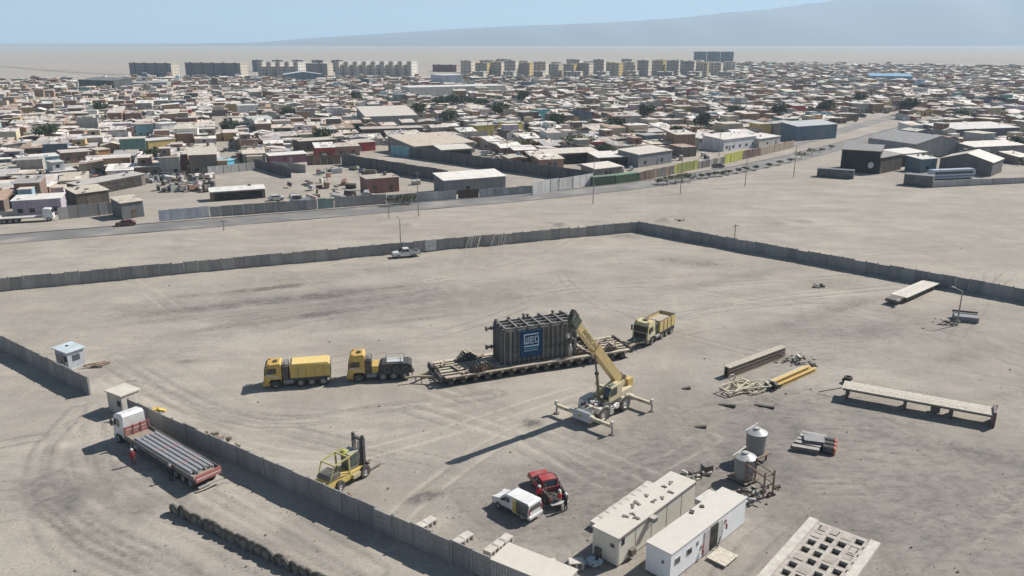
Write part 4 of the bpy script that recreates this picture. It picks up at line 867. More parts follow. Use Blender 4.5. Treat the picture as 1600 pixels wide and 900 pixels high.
q = Matrix.Rotation(waz_,4,'Z') @ Vector((5.6,-1.25,0)) + wc.location
ps = thing('plywood_ramp','plywood platform in front of the white cabin doorway','platform',(q.x,q.y,0),math.degrees(waz_)); MB().box(-1.0,1.0,-.85,.85,.22,.28,(.55,.50,.41)).build('board','wood',ps)
for x in (-.9,.8): MB().box(x,x+.1,-.8,.8,0,.218,(.3,.25,.2)).build('joist','wood',ps)
MB().bar((.6,.9,.1),(1.3,1.0,1.0),.06,DARK).build('handrail','steel',ps)
kc = G(795,848,2.6); kd = G(890,885,2.6); ke = G(763,872,2.6); kaz = ang(kc,kd)
kt = thing('shipping_container','pale shipping container cut by the lower edge, beside the foreground wall','container',(kc.x,kc.y,0),kaz)
KL, KW = 6.06, 2.44
ctm = MB().box(0,KL,-KW,0,.15,2.5,(.36,.37,.36))
for k in range(24): 
    x = .12+k*(KL-.3)/23; ctm.box(x,x+.12,-KW-.04,-KW,.25,2.45,(.42,.43,.42)).box(x,x+.12,0,.04,.25,2.45,(.42,.43,.42))
for k in range(9):
    y = -KW+.12+k*(KW-.3)/8; ctm.box(-.04,0,y,y+.12,.25,2.45,(.42,.43,.42))
ctm.build('wall','steel',kt); MB().box(-.06,KL+.06,-KW-.06,.06,2.5,2.6,(.58,.53,.46)).build('roof','panel',kt); MB().box(-.05,KL+.05,-KW-.05,.05,0,.15,DARK).build('base_frame','steel',kt)
# precast blocks with two holes
def block_mesh():
    mb = MB(); c = (.55,.51,.46); a, b, h = 1.15, .8, .62
    mb.box(-a/2,a/2,-b/2,b/2,0,.1,c).box(-a/2,a/2,-b/2,b/2,h-.1,h,c)
    for x in (-a/2,-.08,a/2-.16): mb.box(x,x+.16,-b/2,b/2,.1,h-.1,c)
    return mb.mesh('perforated_block','concrete')
bkm = block_mesh()
def block_row(p0, p1, n, lab, tilt=False, z=0):
    a, b = G(*p0), G(*p1); az = ang(a,b)
    for i in range(n):
        p = a.lerp(b,i/(n-1) if n>1 else 0); o = obj('perforated_block', bkm, None, (p.x,p.y,(.12 if tilt else 0)+z), az+rnd.uniform(-8,8))
        if tilt: o.rotation_euler.x = R(52+rnd.uniform(-8,8))
        pos = ['nearest the wall','in the middle','farthest from the wall'] if n == 3 else [ORD[k]+' from the left' for k in range(n)]
        tag(o, 'pale two-hole block, '+pos[i]+', '+lab, 'block', 'perforated concrete blocks')
block_row((643,838),(671,822),3,'upper short row by the foreground wall')
block_row((703,863),(728,846),3,'lower short row by the foreground wall')
block_row((768,866),(790,850),3,'row behind the shipping container')
block_row((858,888),(900,886),2,'pair past the container end')
block_row((934,822),(1012,766),9,'long row along the cream cabin',False)
o = MB()
for k in range(14): o.cbox((rnd.gauss(0,.3),rnd.gauss(0,.25),rnd.uniform(.1,.5)),(.5,.4,.12),jit((.45,.52,.55),.2,rnd),rnd.uniform(0,90),rnd.uniform(-30,30),rnd.uniform(-30,30))
p = G(924,884); tag(o.build('plastic_bags','cloth',None,(p.x,p.y,0)),'pale blue plastic bags in the shade of the cream cabin','bags')
p = G(934,872); tag(MB().lathe([(.01,0),(.3,0),(.32,.3),(.29,.6),(.32,.9),(.3,1.0),(.02,1.0)],14,(.05,.055,.06)).build('barrel','paint',None,(p.x,p.y,0)),'dark barrel against the end of the cream cabin','barrel')
scrap('pale lumber scrap behind the far end of the cream cabin',(1086,746),14,(2.2,.8),[(.55,.5,.42),(.2,.17,.14),(.5,.45,.38)],.5,mat='wood',rz=40)
p = G(1104,738); tag(MB().box(-.45,.45,-.4,.4,0,.8,(.07,.065,.06)).box(-.5,.5,-.45,.45,.8,.88,(.14,.13,.12)).box(-.46,-.45,-.3,.3,.2,.6,(.1,.1,.1)).build('steel_crate','steel',None,(p.x,p.y,0),20),'dark steel crate behind the cream cabin','crate')
# water tanks
def water_tank(label, px_, z0, r=1.02, h=2.05):
    p = G(*px_, z0); t = thing('water_tank', label, 'tank', (p.x,p.y+.9,0), rnd.uniform(0,40), 'grey water tanks behind the white cabin')
    MB().lathe([(.02,z0),(r*.88,z0),(r,z0+h),(r*1.03,z0+h),(r*1.03,z0+h+.08)],24,(.20,.21,.22)).build('tank_body','paint',t,smooth=False)
    MB().lathe([(r*1.03,z0+h+.08),(r*.75,z0+h+.22),(r*.35,z0+h+.42),(.3,z0+h+.44),(.3,z0+h+.55),(.01,z0+h+.55)],24,(.42,.42,.41)).build('lid','paint',t)
    st = MB(); 
    for a in range(4): st.box(*( (-.85,-.7) if a%2 else (.7,.85)),*((-.85,-.7) if a<2 else (.7,.85)),0,z0-.1,RUST)
    st.box(-1.1,1.1,-1.1,1.1,z0-.1,z0-.01,(.2,.15,.11)); st.build('stand','wood',t)
    MB().bar((-1.2,.5,z0+h+.3),(1.2,.9,z0+h+.35),.1,(.55,.54,.5)).build('top_bar','steel',t)
    return t
water_tank('nearer grey water tank with white lid, lower of the two', (1166,752), .35)
water_tank('farther grey water tank with white lid, standing higher behind the other', (1184,712), .9)
p = G(1192,778); sf = thing('scaffold','rusty scaffold standing right of the water tanks','scaffold',(p.x,p.y,0),25)
for x in (0,1.1):
    for y in (0,2.4): MB().bar((x,y,0),(x,y,2.6),.12,(.20,.12,.08)).build('post','wood',sf)
for z in (1.2,2.2):
    for y in (0,2.4): MB().bar((0,y,z),(1.1,y,z),.09,(.22,.14,.1)).build('rail','wood',sf)
    for x in (0,1.1): MB().bar((x,0,z),(x,2.4,z),.09,(.22,.14,.1)).build('rail','wood',sf)
tag_rubble = scrap('white rubble and pipes at the foot of the water tanks',(1175,778),34,(3.0,1.4),[(.6,.58,.55),(.2,.13,.09),(.5,.48,.45),(.1,.09,.08)],.7,rz=40); tag_rubble['kind'] = 'stuff'
# slab with square pits
sa, sb, sc_ = G(1212,905), G(1287,817), G(1362,848); saz = ang(sa,sb); SL = 13.0
dirv = (sb-sa).normalized(); start = sb - dirv*(SL+.9); SWd = (sc_-sb).length
pt = thing('pit_slab','concrete slab with rows of dark square pits in the lower right corner','slab',(start.x,start.y,0),saz)
for y in (.75,-SWd-.25): MB().box(-.2,SL+.5,y-.45,y+.35,0,.36,(.54,.50,.445)).build('side_beam','concrete',pt)
nr, nc = 10, 4; cl, cw = SL/nr, (SWd-.1)/nc
for i in range(nr+1): MB().box(i*cl-.22,i*cl+.22,-SWd+.2,.25,.1,.4,jit((.42,.38,.335),.08,rnd)).build('cross_rib','concrete',pt)
for j in range(nc+1): 
    for i in range(nr): MB().box(i*cl+.22,(i+1)*cl-.22,.1-j*cw-.2,.1-j*cw+.15,.1,.38+rnd.uniform(0,.03),jit((.42,.38,.335),.08,rnd)).build('long_rib','concrete',pt)
for i in range(nr):
    for j in range(nc):
        if rnd.random() < .4: MB().cbox(((i+.5+rnd.uniform(-.2,.2))*cl,.05-(j+.5+rnd.uniform(-.15,.15))*cw,.36+rnd.uniform(0,.05)),((cl-.3)*rnd.uniform(.5,1.1),(cw-.2)*rnd.uniform(.6,1.1),.1),jit((.38,.34,.30),.12,rnd),rnd.uniform(-4,4)).build('cover_tile','concrete',pt)
MB().box(-.1,SL+.1,-SWd+.1,.35,.06,.10,(.05,.045,.04)).build('pit_shade','matte',pt)  # dark sheet under the ribs, shade of the pits put into its colour
# long deck trailer on trestles, right
def deck_trailer(label, A, B, W, z, n, col, gap=True):
    az = ang(A,B); L = (B-A).to_2d().length; t = thing('deck_trailer', label, 'trailer', (A.x,A.y,0), az)
    nb = 4
    for k in range(nb): MB().box(0,L,-W/2+k*W/nb+.02,-W/2+(k+1)*W/nb-.02,z-.14,z,jit(col,.05,rnd)).build('deck_plank','wood',t)
    for s in (-1,1): MB().box(.1,L-.1,s*W*.32-.1,s*W*.32+.1,z-.42,z-.142,(.12,.1,.09)).build('frame_beam','steel',t)
    return t, L
lt, lL = deck_trailer('long flat deck trailer on supports at the right, casting a long shadow', G(1318,600,1.5), G(1556,643,1.5), 2.4, 1.5, 6, (.50,.455,.39))
for x in (.4,lL*.42,lL*.72): 
    for s in (-1,1): MB().box(x,x+.35,s*.75-.15,s*.75+.15,0,1.078,(.1,.08,.07)).build('support','steel',lt)
for x in (lL-1.2,lL-2.3): axle_pair(TR_W, lt, x, .85, .5) if 0 else None
MB().box(lL*.6,lL*.66,-.7,.7,.35,1.07,(.1,.08,.075)).build('tool_box','steel',lt); MB().box(lL-.25,lL+.05,-1.2,1.2,.1,1.8,(.12,.07,.08)).build('end_plate','steel',lt)
MB().bar((lL+.1,.9,1.2),(lL+.15,.9,2.0),.08,(.3,.27,.24)).build('stake','steel',lt)
MB().bar((-.1,0,1.0),(-2.6,-.5,.12),.08,DARK).build('drawbar','steel',lt)
p = G(1322,598); tag(MB().lathe([(.28,-.14),(.5,-.14),(.52,0),(.5,.14),(.28,.14)],16,(.04,.035,.035),(0,0,.3)).lathe([(.28,-.14),(.5,-.14),(.52,0),(.5,.14),(.28,.14)],16,(.03,.03,.03),(.25,.1,.62)).build('tyre_pair','rubber',None,(p.x,p.y,0)),'two dark tyres at the left end of the long deck trailer','tyres')
l2, l2L = deck_trailer('cream low trailer parked against the right perimeter wall', G(1404,462,1.0), G(1455,440,1.0), 2.7, 1.0, 6, (.60,.57,.50))
for x in (1.0,2.1,3.2,l2L-1.5): axle_pair(CARW, l2, x, 1.0, .36)
MB().box(-2.6,0,-.9,.9,.55,.95,(.10,.09,.08)).box(-2.9,-2.0,-1.3,-.9,.9,1.1,(.35,.3,.25)).build('gooseneck','steel',l2); MB().box(l2L,l2L+1.8,-1.1,1.1,.7,.9,(.4,.38,.34)).build('ramp','steel',l2)
# steel girders
def girder(mb, y, L, w_, h, col, topc):
    mb.box(0,L,y-w_/2,y+w_/2,0,.09,col).box(0,L,y-.06,y+.06,.09,h-.09,col).box(0,L,y-w_/2,y+w_/2,h-.09,h,topc)
    return mb
A_, B_ = G(1139,592), G(1228,558); gaz = ang(A_,B_); GL = (B_-A_).length
gt = thing('plate_girder','tall brown steel girder with pale top flange lying across the yard','girder',(A_.x,A_.y,0),gaz)
for k,y in enumerate((.25,.75)): girder(MB(), y, GL, .48, 1.45, (.20,.155,.12), (.45,.40,.33)).build('girder_beam','steel',gt)
for k in range(2): MB().box(.02,GL-.02,.0,.03,.45+k*.45,.55+k*.45,(.26,.2,.16)).build('web_rib','steel',gt)
A_, B_ = G(1209,608), G(1274,579); yaz = ang(A_,B_); YL = (B_-A_).length
for k,(y,z,c,lb) in enumerate(((.0,.0,(.58,.40,.12),'nearest of the stacked yellow beams, on the ground'),(.55,.0,(.55,.42,.22),'second yellow beam, behind the nearest one'),(1.1,.0,(.48,.42,.33),'pale dusty beam behind the two yellow beams'),(.28,.47,(.60,.42,.12),'yellow beam resting on top of the others'))):
    nv = Vector((-math.sin(R(yaz)),math.cos(R(yaz)),0))*y + A_ + Vector((0,0,z))
    t = thing('steel_beam', lb, 'beam', nv, yaz, 'stacked beams right of the brown girder'); girder(MB(),0,YL*(1-.04*k),.46,.46,c,tuple(min(1,v*1.1) for v in c)).build('profile','paint',t); MB().box(-.05,0,-.2,.2,.02,.44,BLACK).build('end_plate','steel',t)
    for x in (YL*.25,YL*.5,YL*.75): MB().box(x,x+.05,-.2,.2,.09,.37,c).build('web_stiffener','paint',t)
p = G(1207,608); scrap('black steel scrap at the near end of the yellow beams',(1203,606),16,(1.2,.9),[DARK,BLACK,(.06,.07,.06)],.7)
fp = thing('frame_heap','heap of cream tubular frames at the near end of the brown girder','frames',G(1160,608),10)
for k in range(9):
    m = Matrix.Translation((rnd.uniform(-1.4,1.4),rnd.uniform(-.8,.8),.1+k*.07)) @ Matrix.Rotation(R(rnd.uniform(0,180)),4,'Z') @ Matrix.Rotation(R(rnd.uniform(-12,12)),4,'X')
    w2, h2_ = rnd.uniform(1.0,2.2), rnd.uniform(.5,1.0); P = [m @ Vector(v) for v in ((-w2,-h2_,0),(w2,-h2_,0),(w2,h2_,0),(-w2,h2_,0))]; mb = MB(); cc = jit((.60,.54,.40),.15,rnd)
    for a in range(4): mb.bar(P[a],P[(a+1)%4],.13,cc)
    if k%2: mb.bar(P[0],P[2],.1,cc)
    mb.build('tube_frame','paint',fp)
MB().lathe([(.32,-.09),(.42,-.09),(.42,.09),(.32,.09),(.32,-.09)],16,(.6,.57,.5),(-1.0,.9,1.2),'Y').build('ring','paint',fp)
scrap('rusty scrap and white sacks between the girder and the yellow beams',(1246,566),26,(2.2,1.6),[(.16,.13,.1),(.3,.25,.2),(.55,.53,.5),(.08,.07,.06)],.9)
scrap('small rusty scrap at the far end of the yellow beams',(1272,574),6,(.8,.4),[(.2,.15,.12),DARK],.4)
for px_, lb, dx, rz in (((1136,634),'dark wedge-shaped steel plate lying left on the ground below the frame heap',1.9,-25),((1194,635),'dark steel bar lying on the ground right of the wedge plate',2.3,-28),((1095,668),'small dark steel piece lying in the yard left of the steel plates',1.2,-15),((1072,608),'dark flat scrap lying right of the crane',1.0,0)):
    p = G(*px_); tag(MB().prism([(-dx/2,.02),(dx/2,.02),(dx/2,.3 if dx<2 else .2),(-dx/2,.06)],-.2,.2,(.05,.04,.04)).build('steel_piece','steel',None,(p.x,p.y,0),rz),lb,'steel piece','dark steel pieces on the ground')
# stacked slabs and rollers, orange marks
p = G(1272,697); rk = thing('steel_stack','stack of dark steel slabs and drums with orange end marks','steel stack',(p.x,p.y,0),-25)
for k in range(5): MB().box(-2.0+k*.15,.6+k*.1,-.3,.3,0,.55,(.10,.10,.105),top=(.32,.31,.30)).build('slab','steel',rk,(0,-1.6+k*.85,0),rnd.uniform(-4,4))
for k in range(3): MB().cyl((.9,-1.0+k*.9,.45),(1.9,-1.0+k*.9,.45),.42,n=14,col=(.05,.05,.055)).build('drum','steel',rk)
MB().box(-1.2,.8,-.9,.6,.58,.85,(.13,.13,.14),top=(.25,.25,.26)).build('slab','steel',rk,(.1,.3,0),8)
for k in range(3): MB().box(1.92,2.1,-1.3+k*.9,-.7+k*.9,.1,.75,(.55,.13,.05)).build('orange_plate','paint',rk)
p = G(1508,500); sk = thing('skid_unit','grey steel skid lying right of the pole near the right wall','skid',(p.x,p.y,0),-20)
MB().box(-1.6,1.6,-1.1,1.1,.0,.8,(.20,.20,.22),top=(.2,.2,.23)).build('body','steel',sk); MB().box(-1.7,1.7,.9,1.15,.8,1.15,(.06,.05,.05)).build('back_rail','steel',sk); MB().box(-1.65,1.65,.5,.6,.8,.95,(.6,.58,.54)).build('pipe_rail','steel',sk)
scrap('dark scrap left of the grey skid',(1482,506),9,(1.6,.7),[BLACK,DARK,(.12,.1,.09)],.6)
for i,(x,y) in enumerate(((1279,448),(1145,383),(1060,345))): scrap(('dark scrap at the foot of the right wall','dark scrap by the right wall near the far corner','sandy scrap outside the far corner')[i],(x,y),8,(1.8,.8),[DARK,(.2,.17,.14)],.5)
p = G(253,0+786) if 0 else G(543,786); tag(MB().prism([(-.4,0),(.4,0),(.45,.5),(.3,.9),(-.3,.75)],-.35,.35,(.20,.13,.08)).box(-.3,.35,-.3,.3,.78,.84,(.42,.33,.25)).build('wooden_crate','wood',None,(p.x,p.y,0),30),'small brown crate beside the forklift near the wall','crate')
# ================================================================ TOWN
tr = random.Random(23)
BR=(.32,.19,.13); BR2=(.24,.15,.11); GB=(.38,.36,.33); DW=(.17,.14,.115); CRM=(.50,.43,.31); WHT=(.66,.64,.60); SKY=(.30,.48,.55); OCH=(.50,.34,.14); TEAL=(.16,.33,.30); LIL=(.38,.33,.40); RED=(.36,.05,.05); DBL=(.10,.13,.18); GRN=(.14,.24,.12)
WALLS = [('brown',BR,20),('dark brown',BR2,14),('grey',GB,20),('dark wooden',DW,12),('cream',CRM,9),('white',WHT,8),('pale blue',SKY,1.8),('ochre',OCH,2.5),('teal',TEAL,1),('lilac',LIL,1.5),('red',RED,.7),('slate blue',DBL,4)]
ROOFS = [('beige tin roof',(.62,.55,.47),36),('white roof',(.76,.71,.66),19),('grey roof',(.42,.405,.38),14),('rusty roof',(.38,.26,.19),13),('dusty roof',(.54,.47,.395),18)]
def pick(L): 
    r = tr.uniform(0,sum(x[2] for x in L))
    for x in L:
        r -= x[2]
        if r <= 0: return x
    return L[-1]
def roof_geo(mb, kind, L, W, h, col, rise, oh=.25):
    if kind == 'gable':
        t = .09; P = [(-oh,h),(L/2,h+rise),(L+oh,h)]
        for (x0,z0),(x1,z1) in zip(P,P[1:]):
            mb.add([(x0,-oh,z0),(x1,-oh,z1),(x1,W+oh,z1),(x0,W+oh,z0),(x0,-oh,z0+t),(x1,-oh,z1+t),(x1,W+oh,z1+t),(x0,W+oh,z0+t)],[(3,2,1,0),(4,5,6,7),(0,1,5,4),(2,3,7,6),(1,2,6,5),(3,0,4,7)],col)
    else:
        a, b = (0,rise) if kind == 'mono' else ((rise,0) if kind == 'mono2' else (0,0)); t = .12
        mb.add([(-oh,-oh,h+a),(L+oh,-oh,h+a),(L+oh,W+oh,h+b),(-oh,W+oh,h+b),(-oh,-oh,h+a+t),(L+oh,-oh,h+a+t),(L+oh,W+oh,h+b+t),(-oh,W+oh,h+b+t)],[(3,2,1,0),(4,5,6,7),(0,1,5,4),(1,2,6,5),(2,3,7,6),(3,0,4,7)],col)
    return mb
def wall_geo(mb, kind, L, W, h, col, rise):
    if kind == 'gable': mb.prism([(0,-.1),(0,h),(L/2,h+rise-.02),(L,h),(L,-.1)],0,W,col)
    else:
        a, b = (0,rise) if kind == 'mono' else ((rise,0) if kind == 'mono2' else (0,0))
        mb.add([(0,0,-.1),(L,0,-.1),(L,W,-.1),(0,W,-.1),(0,0,h+a),(L,0,h+a),(L,W,h+b),(0,W,h+b)],[(0,1,5,4),(1,2,6,5),(2,3,7,6),(3,0,4,7)],col)
    return mb
def house(t, L, W, h, kind, wc_, rc, rise=.5, nwin=2, door=True, upper=None, tank=False, dark_front=False, sheets=False):
    wl = wall_geo(MB(),kind,L,W,h,wc_,rise).build('wall','house',t)
    rf = roof_geo(MB(),kind,L,W,h,rc,rise).build('roof','roof',t)
    if sheets:
        for q in patches(L,W,h,kind,rise): add_patch(MB(),q).build('roof_sheet','roof',rf)
        if tr.random() < .6:
            x,y,a,b,h2 = annex_spec(L,W,h); MB().box(x,x+a,y,y+b,-.1,h2,jit(pick(WALLS)[1],.2,tr)).build('annex_wall','house',t); MB().box(x-.15,x+a+.15,y-.15,y+b+.0,h2,h2+.1,jit(pick(ROOFS)[1],.15,tr)).build('annex_roof','roof',t)
    if dark_front: MB().box(L*.06,L*.94,-.04,-.01,.0,h*.86,(.012,.011,.012)).build('front_shade','matte',t)  # near-black sheet on the wall paints the shade inside the shed
    else:
        if door: x = L*tr.uniform(.1,.8); MB().box(x,x+.95,-.06,-.005,0,2.05,jit(tr.choice([(.1,.07,.05),(.2,.2,.2),(.12,.16,.2),(.3,.28,.25)]),.2,tr)).build('door','matte',wl)
        for k in range(nwin):
            x = L*(k+.35)/nwin; MB().box(x,x+1.1,-.07,-.006,1.0,1.95,(.03,.032,.035)).build('window','glass',wl)
    if upper:
        uw = MB().box(L*.1,L*.6,W*.2,W*.95,h+.12,h+2.6,upper).build('upper_wall','house',t); MB().box(L*.1-.2,L*.6+.2,W*.2-.2,W*.95+.2,h+2.6,h+2.72,rc).build('upper_roof','roof',t)
        MB().box(L*.25,L*.4,W*.2-.05,W*.2-.004,h+1.0,h+1.9,(.03,.032,.035)).build('window','glass',uw)
    if tank: MB().lathe([(.01,0),(.5,0),(.5,.9),(.2,1.1),(.01,1.1)],10,tr.choice([(.05,.05,.06),(.6,.6,.6),(.12,.2,.35)]),(L*.7,W*.6,h+.1+rise*.7)).build('roof_tank','paint',rf)
    for k in range(tr.randrange(0,4)):
        MB().cbox((L*tr.random(),W*tr.random(),h+rise+.2),(tr.uniform(.3,1.4),tr.uniform(.2,.8),tr.uniform(.1,.4)),jit(tr.choice([(.2,.17,.14),(.4,.36,.3),(.1,.1,.1)]),.3,tr),tr.uniform(0,90)).build('roof_junk','wood',rf)
    return t
def annex_spec(L, W, hh):
    s_ = tr.choice('fbr'); a = tr.uniform(2,4.2); h2 = hh*tr.uniform(.6,.85)
    if s_ == 'f': return (tr.uniform(0,L*.3),-a,L*tr.uniform(.4,.7),a-.03,h2)
    if s_ == 'b': return (tr.uniform(0,L*.3),W+.03,L*tr.uniform(.5,.7),a,h2)
    return (L+.03,tr.uniform(0,W*.3),a,W*.6,h2)
def patches(L, W, h, kind, rise):                                   # odd sheets lying on the roof
    out = []
    for k in range(tr.randrange(1,5)):
        w_, d = L*tr.uniform(.2,.5), W*tr.uniform(.2,.5); x, y = tr.uniform(0,L-w_), tr.uniform(0,W-d)
        zf = lambda yy: (rise*yy/W if kind == 'mono' else rise*(1-yy/W) if kind == 'mono2' else 0)
        if kind == 'gable': continue
        out.append((x,y,w_,d,h+zf(y)*1.0+.16+k*.012,h+zf(y+d)*1.0+.16+k*.012,jit(pick(ROOFS)[1],.2,tr)))
    return out
def add_patch(mb, q):
    x,y,w_,d,z0,z1,c = q; return mb.add([(x,y,z0-.03),(x+w_,y,z0-.03),(x+w_,y+d,z1-.03),(x,y+d,z1-.03),(x,y,z0),(x+w_,y,z0),(x+w_,y+d,z1),(x,y+d,z1)],[(3,2,1,0),(4,5,6,7),(0,1,5,4),(1,2,6,5),(2,3,7,6),(3,0,4,7)],c)
OCC = []                                                            # footprints of placed buildings
def mark(o, az, L, W, front=7.0):
    o = Vector((o.x+math.sin(R(az))*front, o.y-math.cos(R(az))*front, 0)); W += front
    OCC.append((o.x+math.cos(R(az))*L/2-math.sin(R(az))*W/2, o.y+math.sin(R(az))*L/2+math.cos(R(az))*W/2, max(L,W)/2+.5, az, L/2+1.2, W/2+1.2))
def blocked(x, y, r):
    for cx,cy,rad,az,hl,hw in OCC:
        dx, dy = x-cx, y-cy
        if dx*dx+dy*dy > (rad*1.5+r)**2: continue
        u = dx*math.cos(R(az))+dy*math.sin(R(az)); v = -dx*math.sin(R(az))+dy*math.cos(R(az))
        if abs(u) < hl+r and abs(v) < hw+r: return True
    return False
def bldg(name, label, a, b, W, h, kind, wc_, rc, rise=.6, cat='house', **k):
    A, B = G(*a), G(*b); az = ang(A,B); L = (B-A).length
    t = thing(name, label, cat, A, az); house(t, L, W, h, kind, wc_, rc, rise, **k); mark(A, az, L, W); return t
BE=(.52,.46,.37); PW=(.70,.67,.62)
bldg('house','long lilac house with white roof behind the white lorry at the left',(22,340),(98,335),8,3.9,'flat',LIL,PW,0,nwin=4)
bldg('house','sky blue house with white roof near the left edge',(35,271),(96,266),9,4.6,'flat',(.25,.45,.52),PW,0,nwin=1)
bldg('house','pale grey two-storey house right of the sky blue house',(84,285),(122,281),7,3.0,'flat',(.45,.45,.46),(.55,.53,.5),0,upper=(.48,.48,.49))
bldg('open_shed','long dark open shed along the left end of the sandy lot',(128,309),(228,289),5,3.2,'mono',DW,(.45,.42,.38),.4,'shed',dark_front=True)
bldg('shed','dark brown shed behind the grey panel fence at the left',(122,323),(172,316),7,3.2,'mono',(.07,.06,.05),BE,.7,'shed',nwin=0)
bldg('shed','grey shed with beige roof left of the white painted wall',(192,343),(226,338),6,3.8,'mono',(.13,.14,.15),BE,.6,'shed',nwin=0)
bldg('house','yellow ochre house in the middle of the left houses',(233,238),(276,234),8,4.2,'flat',(.52,.38,.14),(.6,.58,.56),0)
bldg('shack','bright cyan tarpaulin shack above the sandy lot',(345,267),(367,263),4,2.8,'mono',(.10,.50,.68),(.20,.52,.66),.5,'shack',nwin=0)
bldg('open_shed','long low shed with pale roof on the near side of the sandy lot',(330,315),(415,309),4,2.4,'mono',DW,PW,.5,'shed',dark_front=True)
bldg('house','small orange house right of the dark brown flat house',(154,253),(174,251),7,4,'flat',(.42,.2,.08),BE,0,nwin=1)
bldg('house','dark brown flat house with pale roof left of the orange house',(98,256),(152,252),9,3.6,'flat',BR2,(.55,.49,.42),0,nwin=3)
bldg('house','pale green house below the white cube house',(390,200),(426,198),8,4.4,'mono',(.38,.46,.38),(.5,.52,.46),.4)
bldg('house','tall white cube house among the left houses',(374,186),(402,185),9,7,'flat',(.72,.71,.69),(.66,.64,.6),0,nwin=3)
bldg('house','tall white house above the yellow ochre house',(254,216),(279,214),8,6,'flat',(.74,.72,.70),(.68,.66,.62),0)
bldg('house','house with red and blue tarpaulins above the dark wall end',(422,257),(480,253),5,2.8,'mono',(.22,.10,.14),PW,.4,nwin=1)
bldg('house','dark timber house left of the red shed',(470,238),(526,234),9,4,'flat',(.11,.085,.07),BE,0,nwin=2)
bldg('shed','red shed above the start of the walled corridor',(548,238),(587,235),7,3.3,'mono',(.40,.035,.05),(.5,.45,.38),.4,'shed',nwin=0)
bldg('brick_house','red brick building behind the street wall with open top',(574,303),(624,299),7,4.0,'flat',(.26,.12,.10),(.42,.36,.3),0,'house',nwin=2,tank=True)
bldg('shed','white roofed shed with dark gateway behind the street wall',(694,305),(790,297),8,3.9,'mono',(.20,.21,.22),(.74,.70,.64),.9,'shed',nwin=1)
bldg('warehouse','large beige roofed warehouse beside the walled corridor',(648,246),(742,238),22,3.8,'mono',(.25,.235,.215),(.54,.45,.36),1.9,'warehouse',nwin=0)
bldg('warehouse','smaller pale roofed lean-to beside the beige warehouse',(690,249),(738,246),8,3.2,'mono',(.18,.17,.16),(.62,.57,.5),.8,'warehouse',dark_front=True)
bldg('warehouse','grey gabled warehouse with dark door left of centre',(572,199),(652,196),22,5.0,'mono',(.26,.27,.28),(.58,.53,.46),3.2,'warehouse',nwin=3)
bldg('house','long brown parapet house in front of the grey gabled warehouse',(566,217),(662,214),10,4,'flat',(.10,.085,.075),(.45,.4,.34),0,nwin=4)
bldg('house','bright yellow house in the centre of the town',(795,210),(816,208),7,5,'flat',(.60,.50,.12),(.5,.46,.4),0,nwin=1)
bldg('house','bright cyan house in the centre of the town',(842,190),(858,189),7,6,'flat',(.16,.48,.52),(.42,.4,.38),0,nwin=1)
bldg('house','dull yellow house behind the beige warehouse roof',(745,213),(772,211),7,4.5,'flat',(.52,.44,.12),(.5,.46,.4),0,nwin=1)
bldg('open_shed','long open shed with pale roof behind the green container',(853,258),(936,254),8,3.6,'mono',DW,(.62,.56,.48),.7,'shed',dark_front=True)
bldg('open_shed','white roofed open shed left of the grey house by the side road',(934,262),(992,259),9,3.2,'mono',DW,(.72,.67,.6),.8,'shed',dark_front=True)
bldg('house','grey house with beige roof beside the side road',(997,262),(1049,254),9,4.2,'mono',(.22,.225,.24),(.58,.52,.45),.9,nwin=2)
bldg('house','small pale roofed house behind the green container',(930,279),(972,274),7,2.8,'mono',(.24,.22,.2),(.66,.6,.52),.7,nwin=1)
bldg('house','long white house with dark windows beside the side road',(1130,237),(1181,230),10,4.4,'mono',(.70,.70,.71),(.66,.61,.55),.9,nwin=5)
bldg('house','blue grey house with low arched roof left of the long white house',(1078,234),(1127,228),10,3.8,'mono',(.32,.36,.42),(.60,.57,.53),.8,nwin=2)
bldg('house','pale striped house right of the long white house',(1186,231),(1218,226),9,3.4,'mono',(.56,.52,.47),(.66,.61,.55),.6,nwin=1)
bldg('warehouse','dark blue warehouse on the far side of the side road',(1244,221),(1306,216),9,6.0,'mono',(.13,.18,.24),(.42,.43,.43),1.2,'warehouse',nwin=0)
bsh = bldg('shed','black shed with a pale round sign at the right',(1312,268),(1372,272),13,7,'mono',(.014,.014,.016),(.20,.19,.18),.6,'shed',nwin=0,door=False)
for c_ in bsh.children:
    if c_.name.startswith('wall'): c_.data.materials[0] = M['panel']
p = G(1358,273); tag(MB().lathe([(.05,0),(.95,0),(.95,.12),(.05,.12)],20,(.5,.5,.52),axis='Y').build('round_sign','paint',None,(p.x,p.y-.35,3.0),5),'pale round sign on the black shed front','sign')
bldg('shed','brown shed adjoining the black shed on the right',(1374,272),(1407,265),12,5.0,'mono',(.07,.055,.045),(.22,.2,.185),1.0,'shed',nwin=0)
bldg('warehouse','grey gabled warehouse behind the black shed',(1428,248),(1502,243),22,5,'gable',(.28,.28,.285),(.30,.29,.285),2.6,'warehouse',nwin=0)
bldg('shed','white fronted lean-to between the black shed and the grey gabled warehouse',(1396,262),(1446,257),8,4.2,'mono',(.45,.44,.43),(.66,.63,.58),.5,'shed',dark_front=True)
bldg('shed','beige gabled shed at the right, beside the blue and white bus',(1466,268),(1548,276),13,4.2,'gable',(.12,.12,.13),(.54,.50,.43),2.3,'shed',nwin=0)
bldg('house','slate blue small house left of the beige gabled shed',(1437,270),(1462,268),6,4.2,'mono',(.14,.2,.24),(.60,.57,.52),.5,nwin=1)
bldg('house','long pale house at the right edge behind the beige gabled shed',(1520,248),(1600,244),9,4,'mono',(.25,.24,.25),(.66,.6,.54),.8,nwin=3)
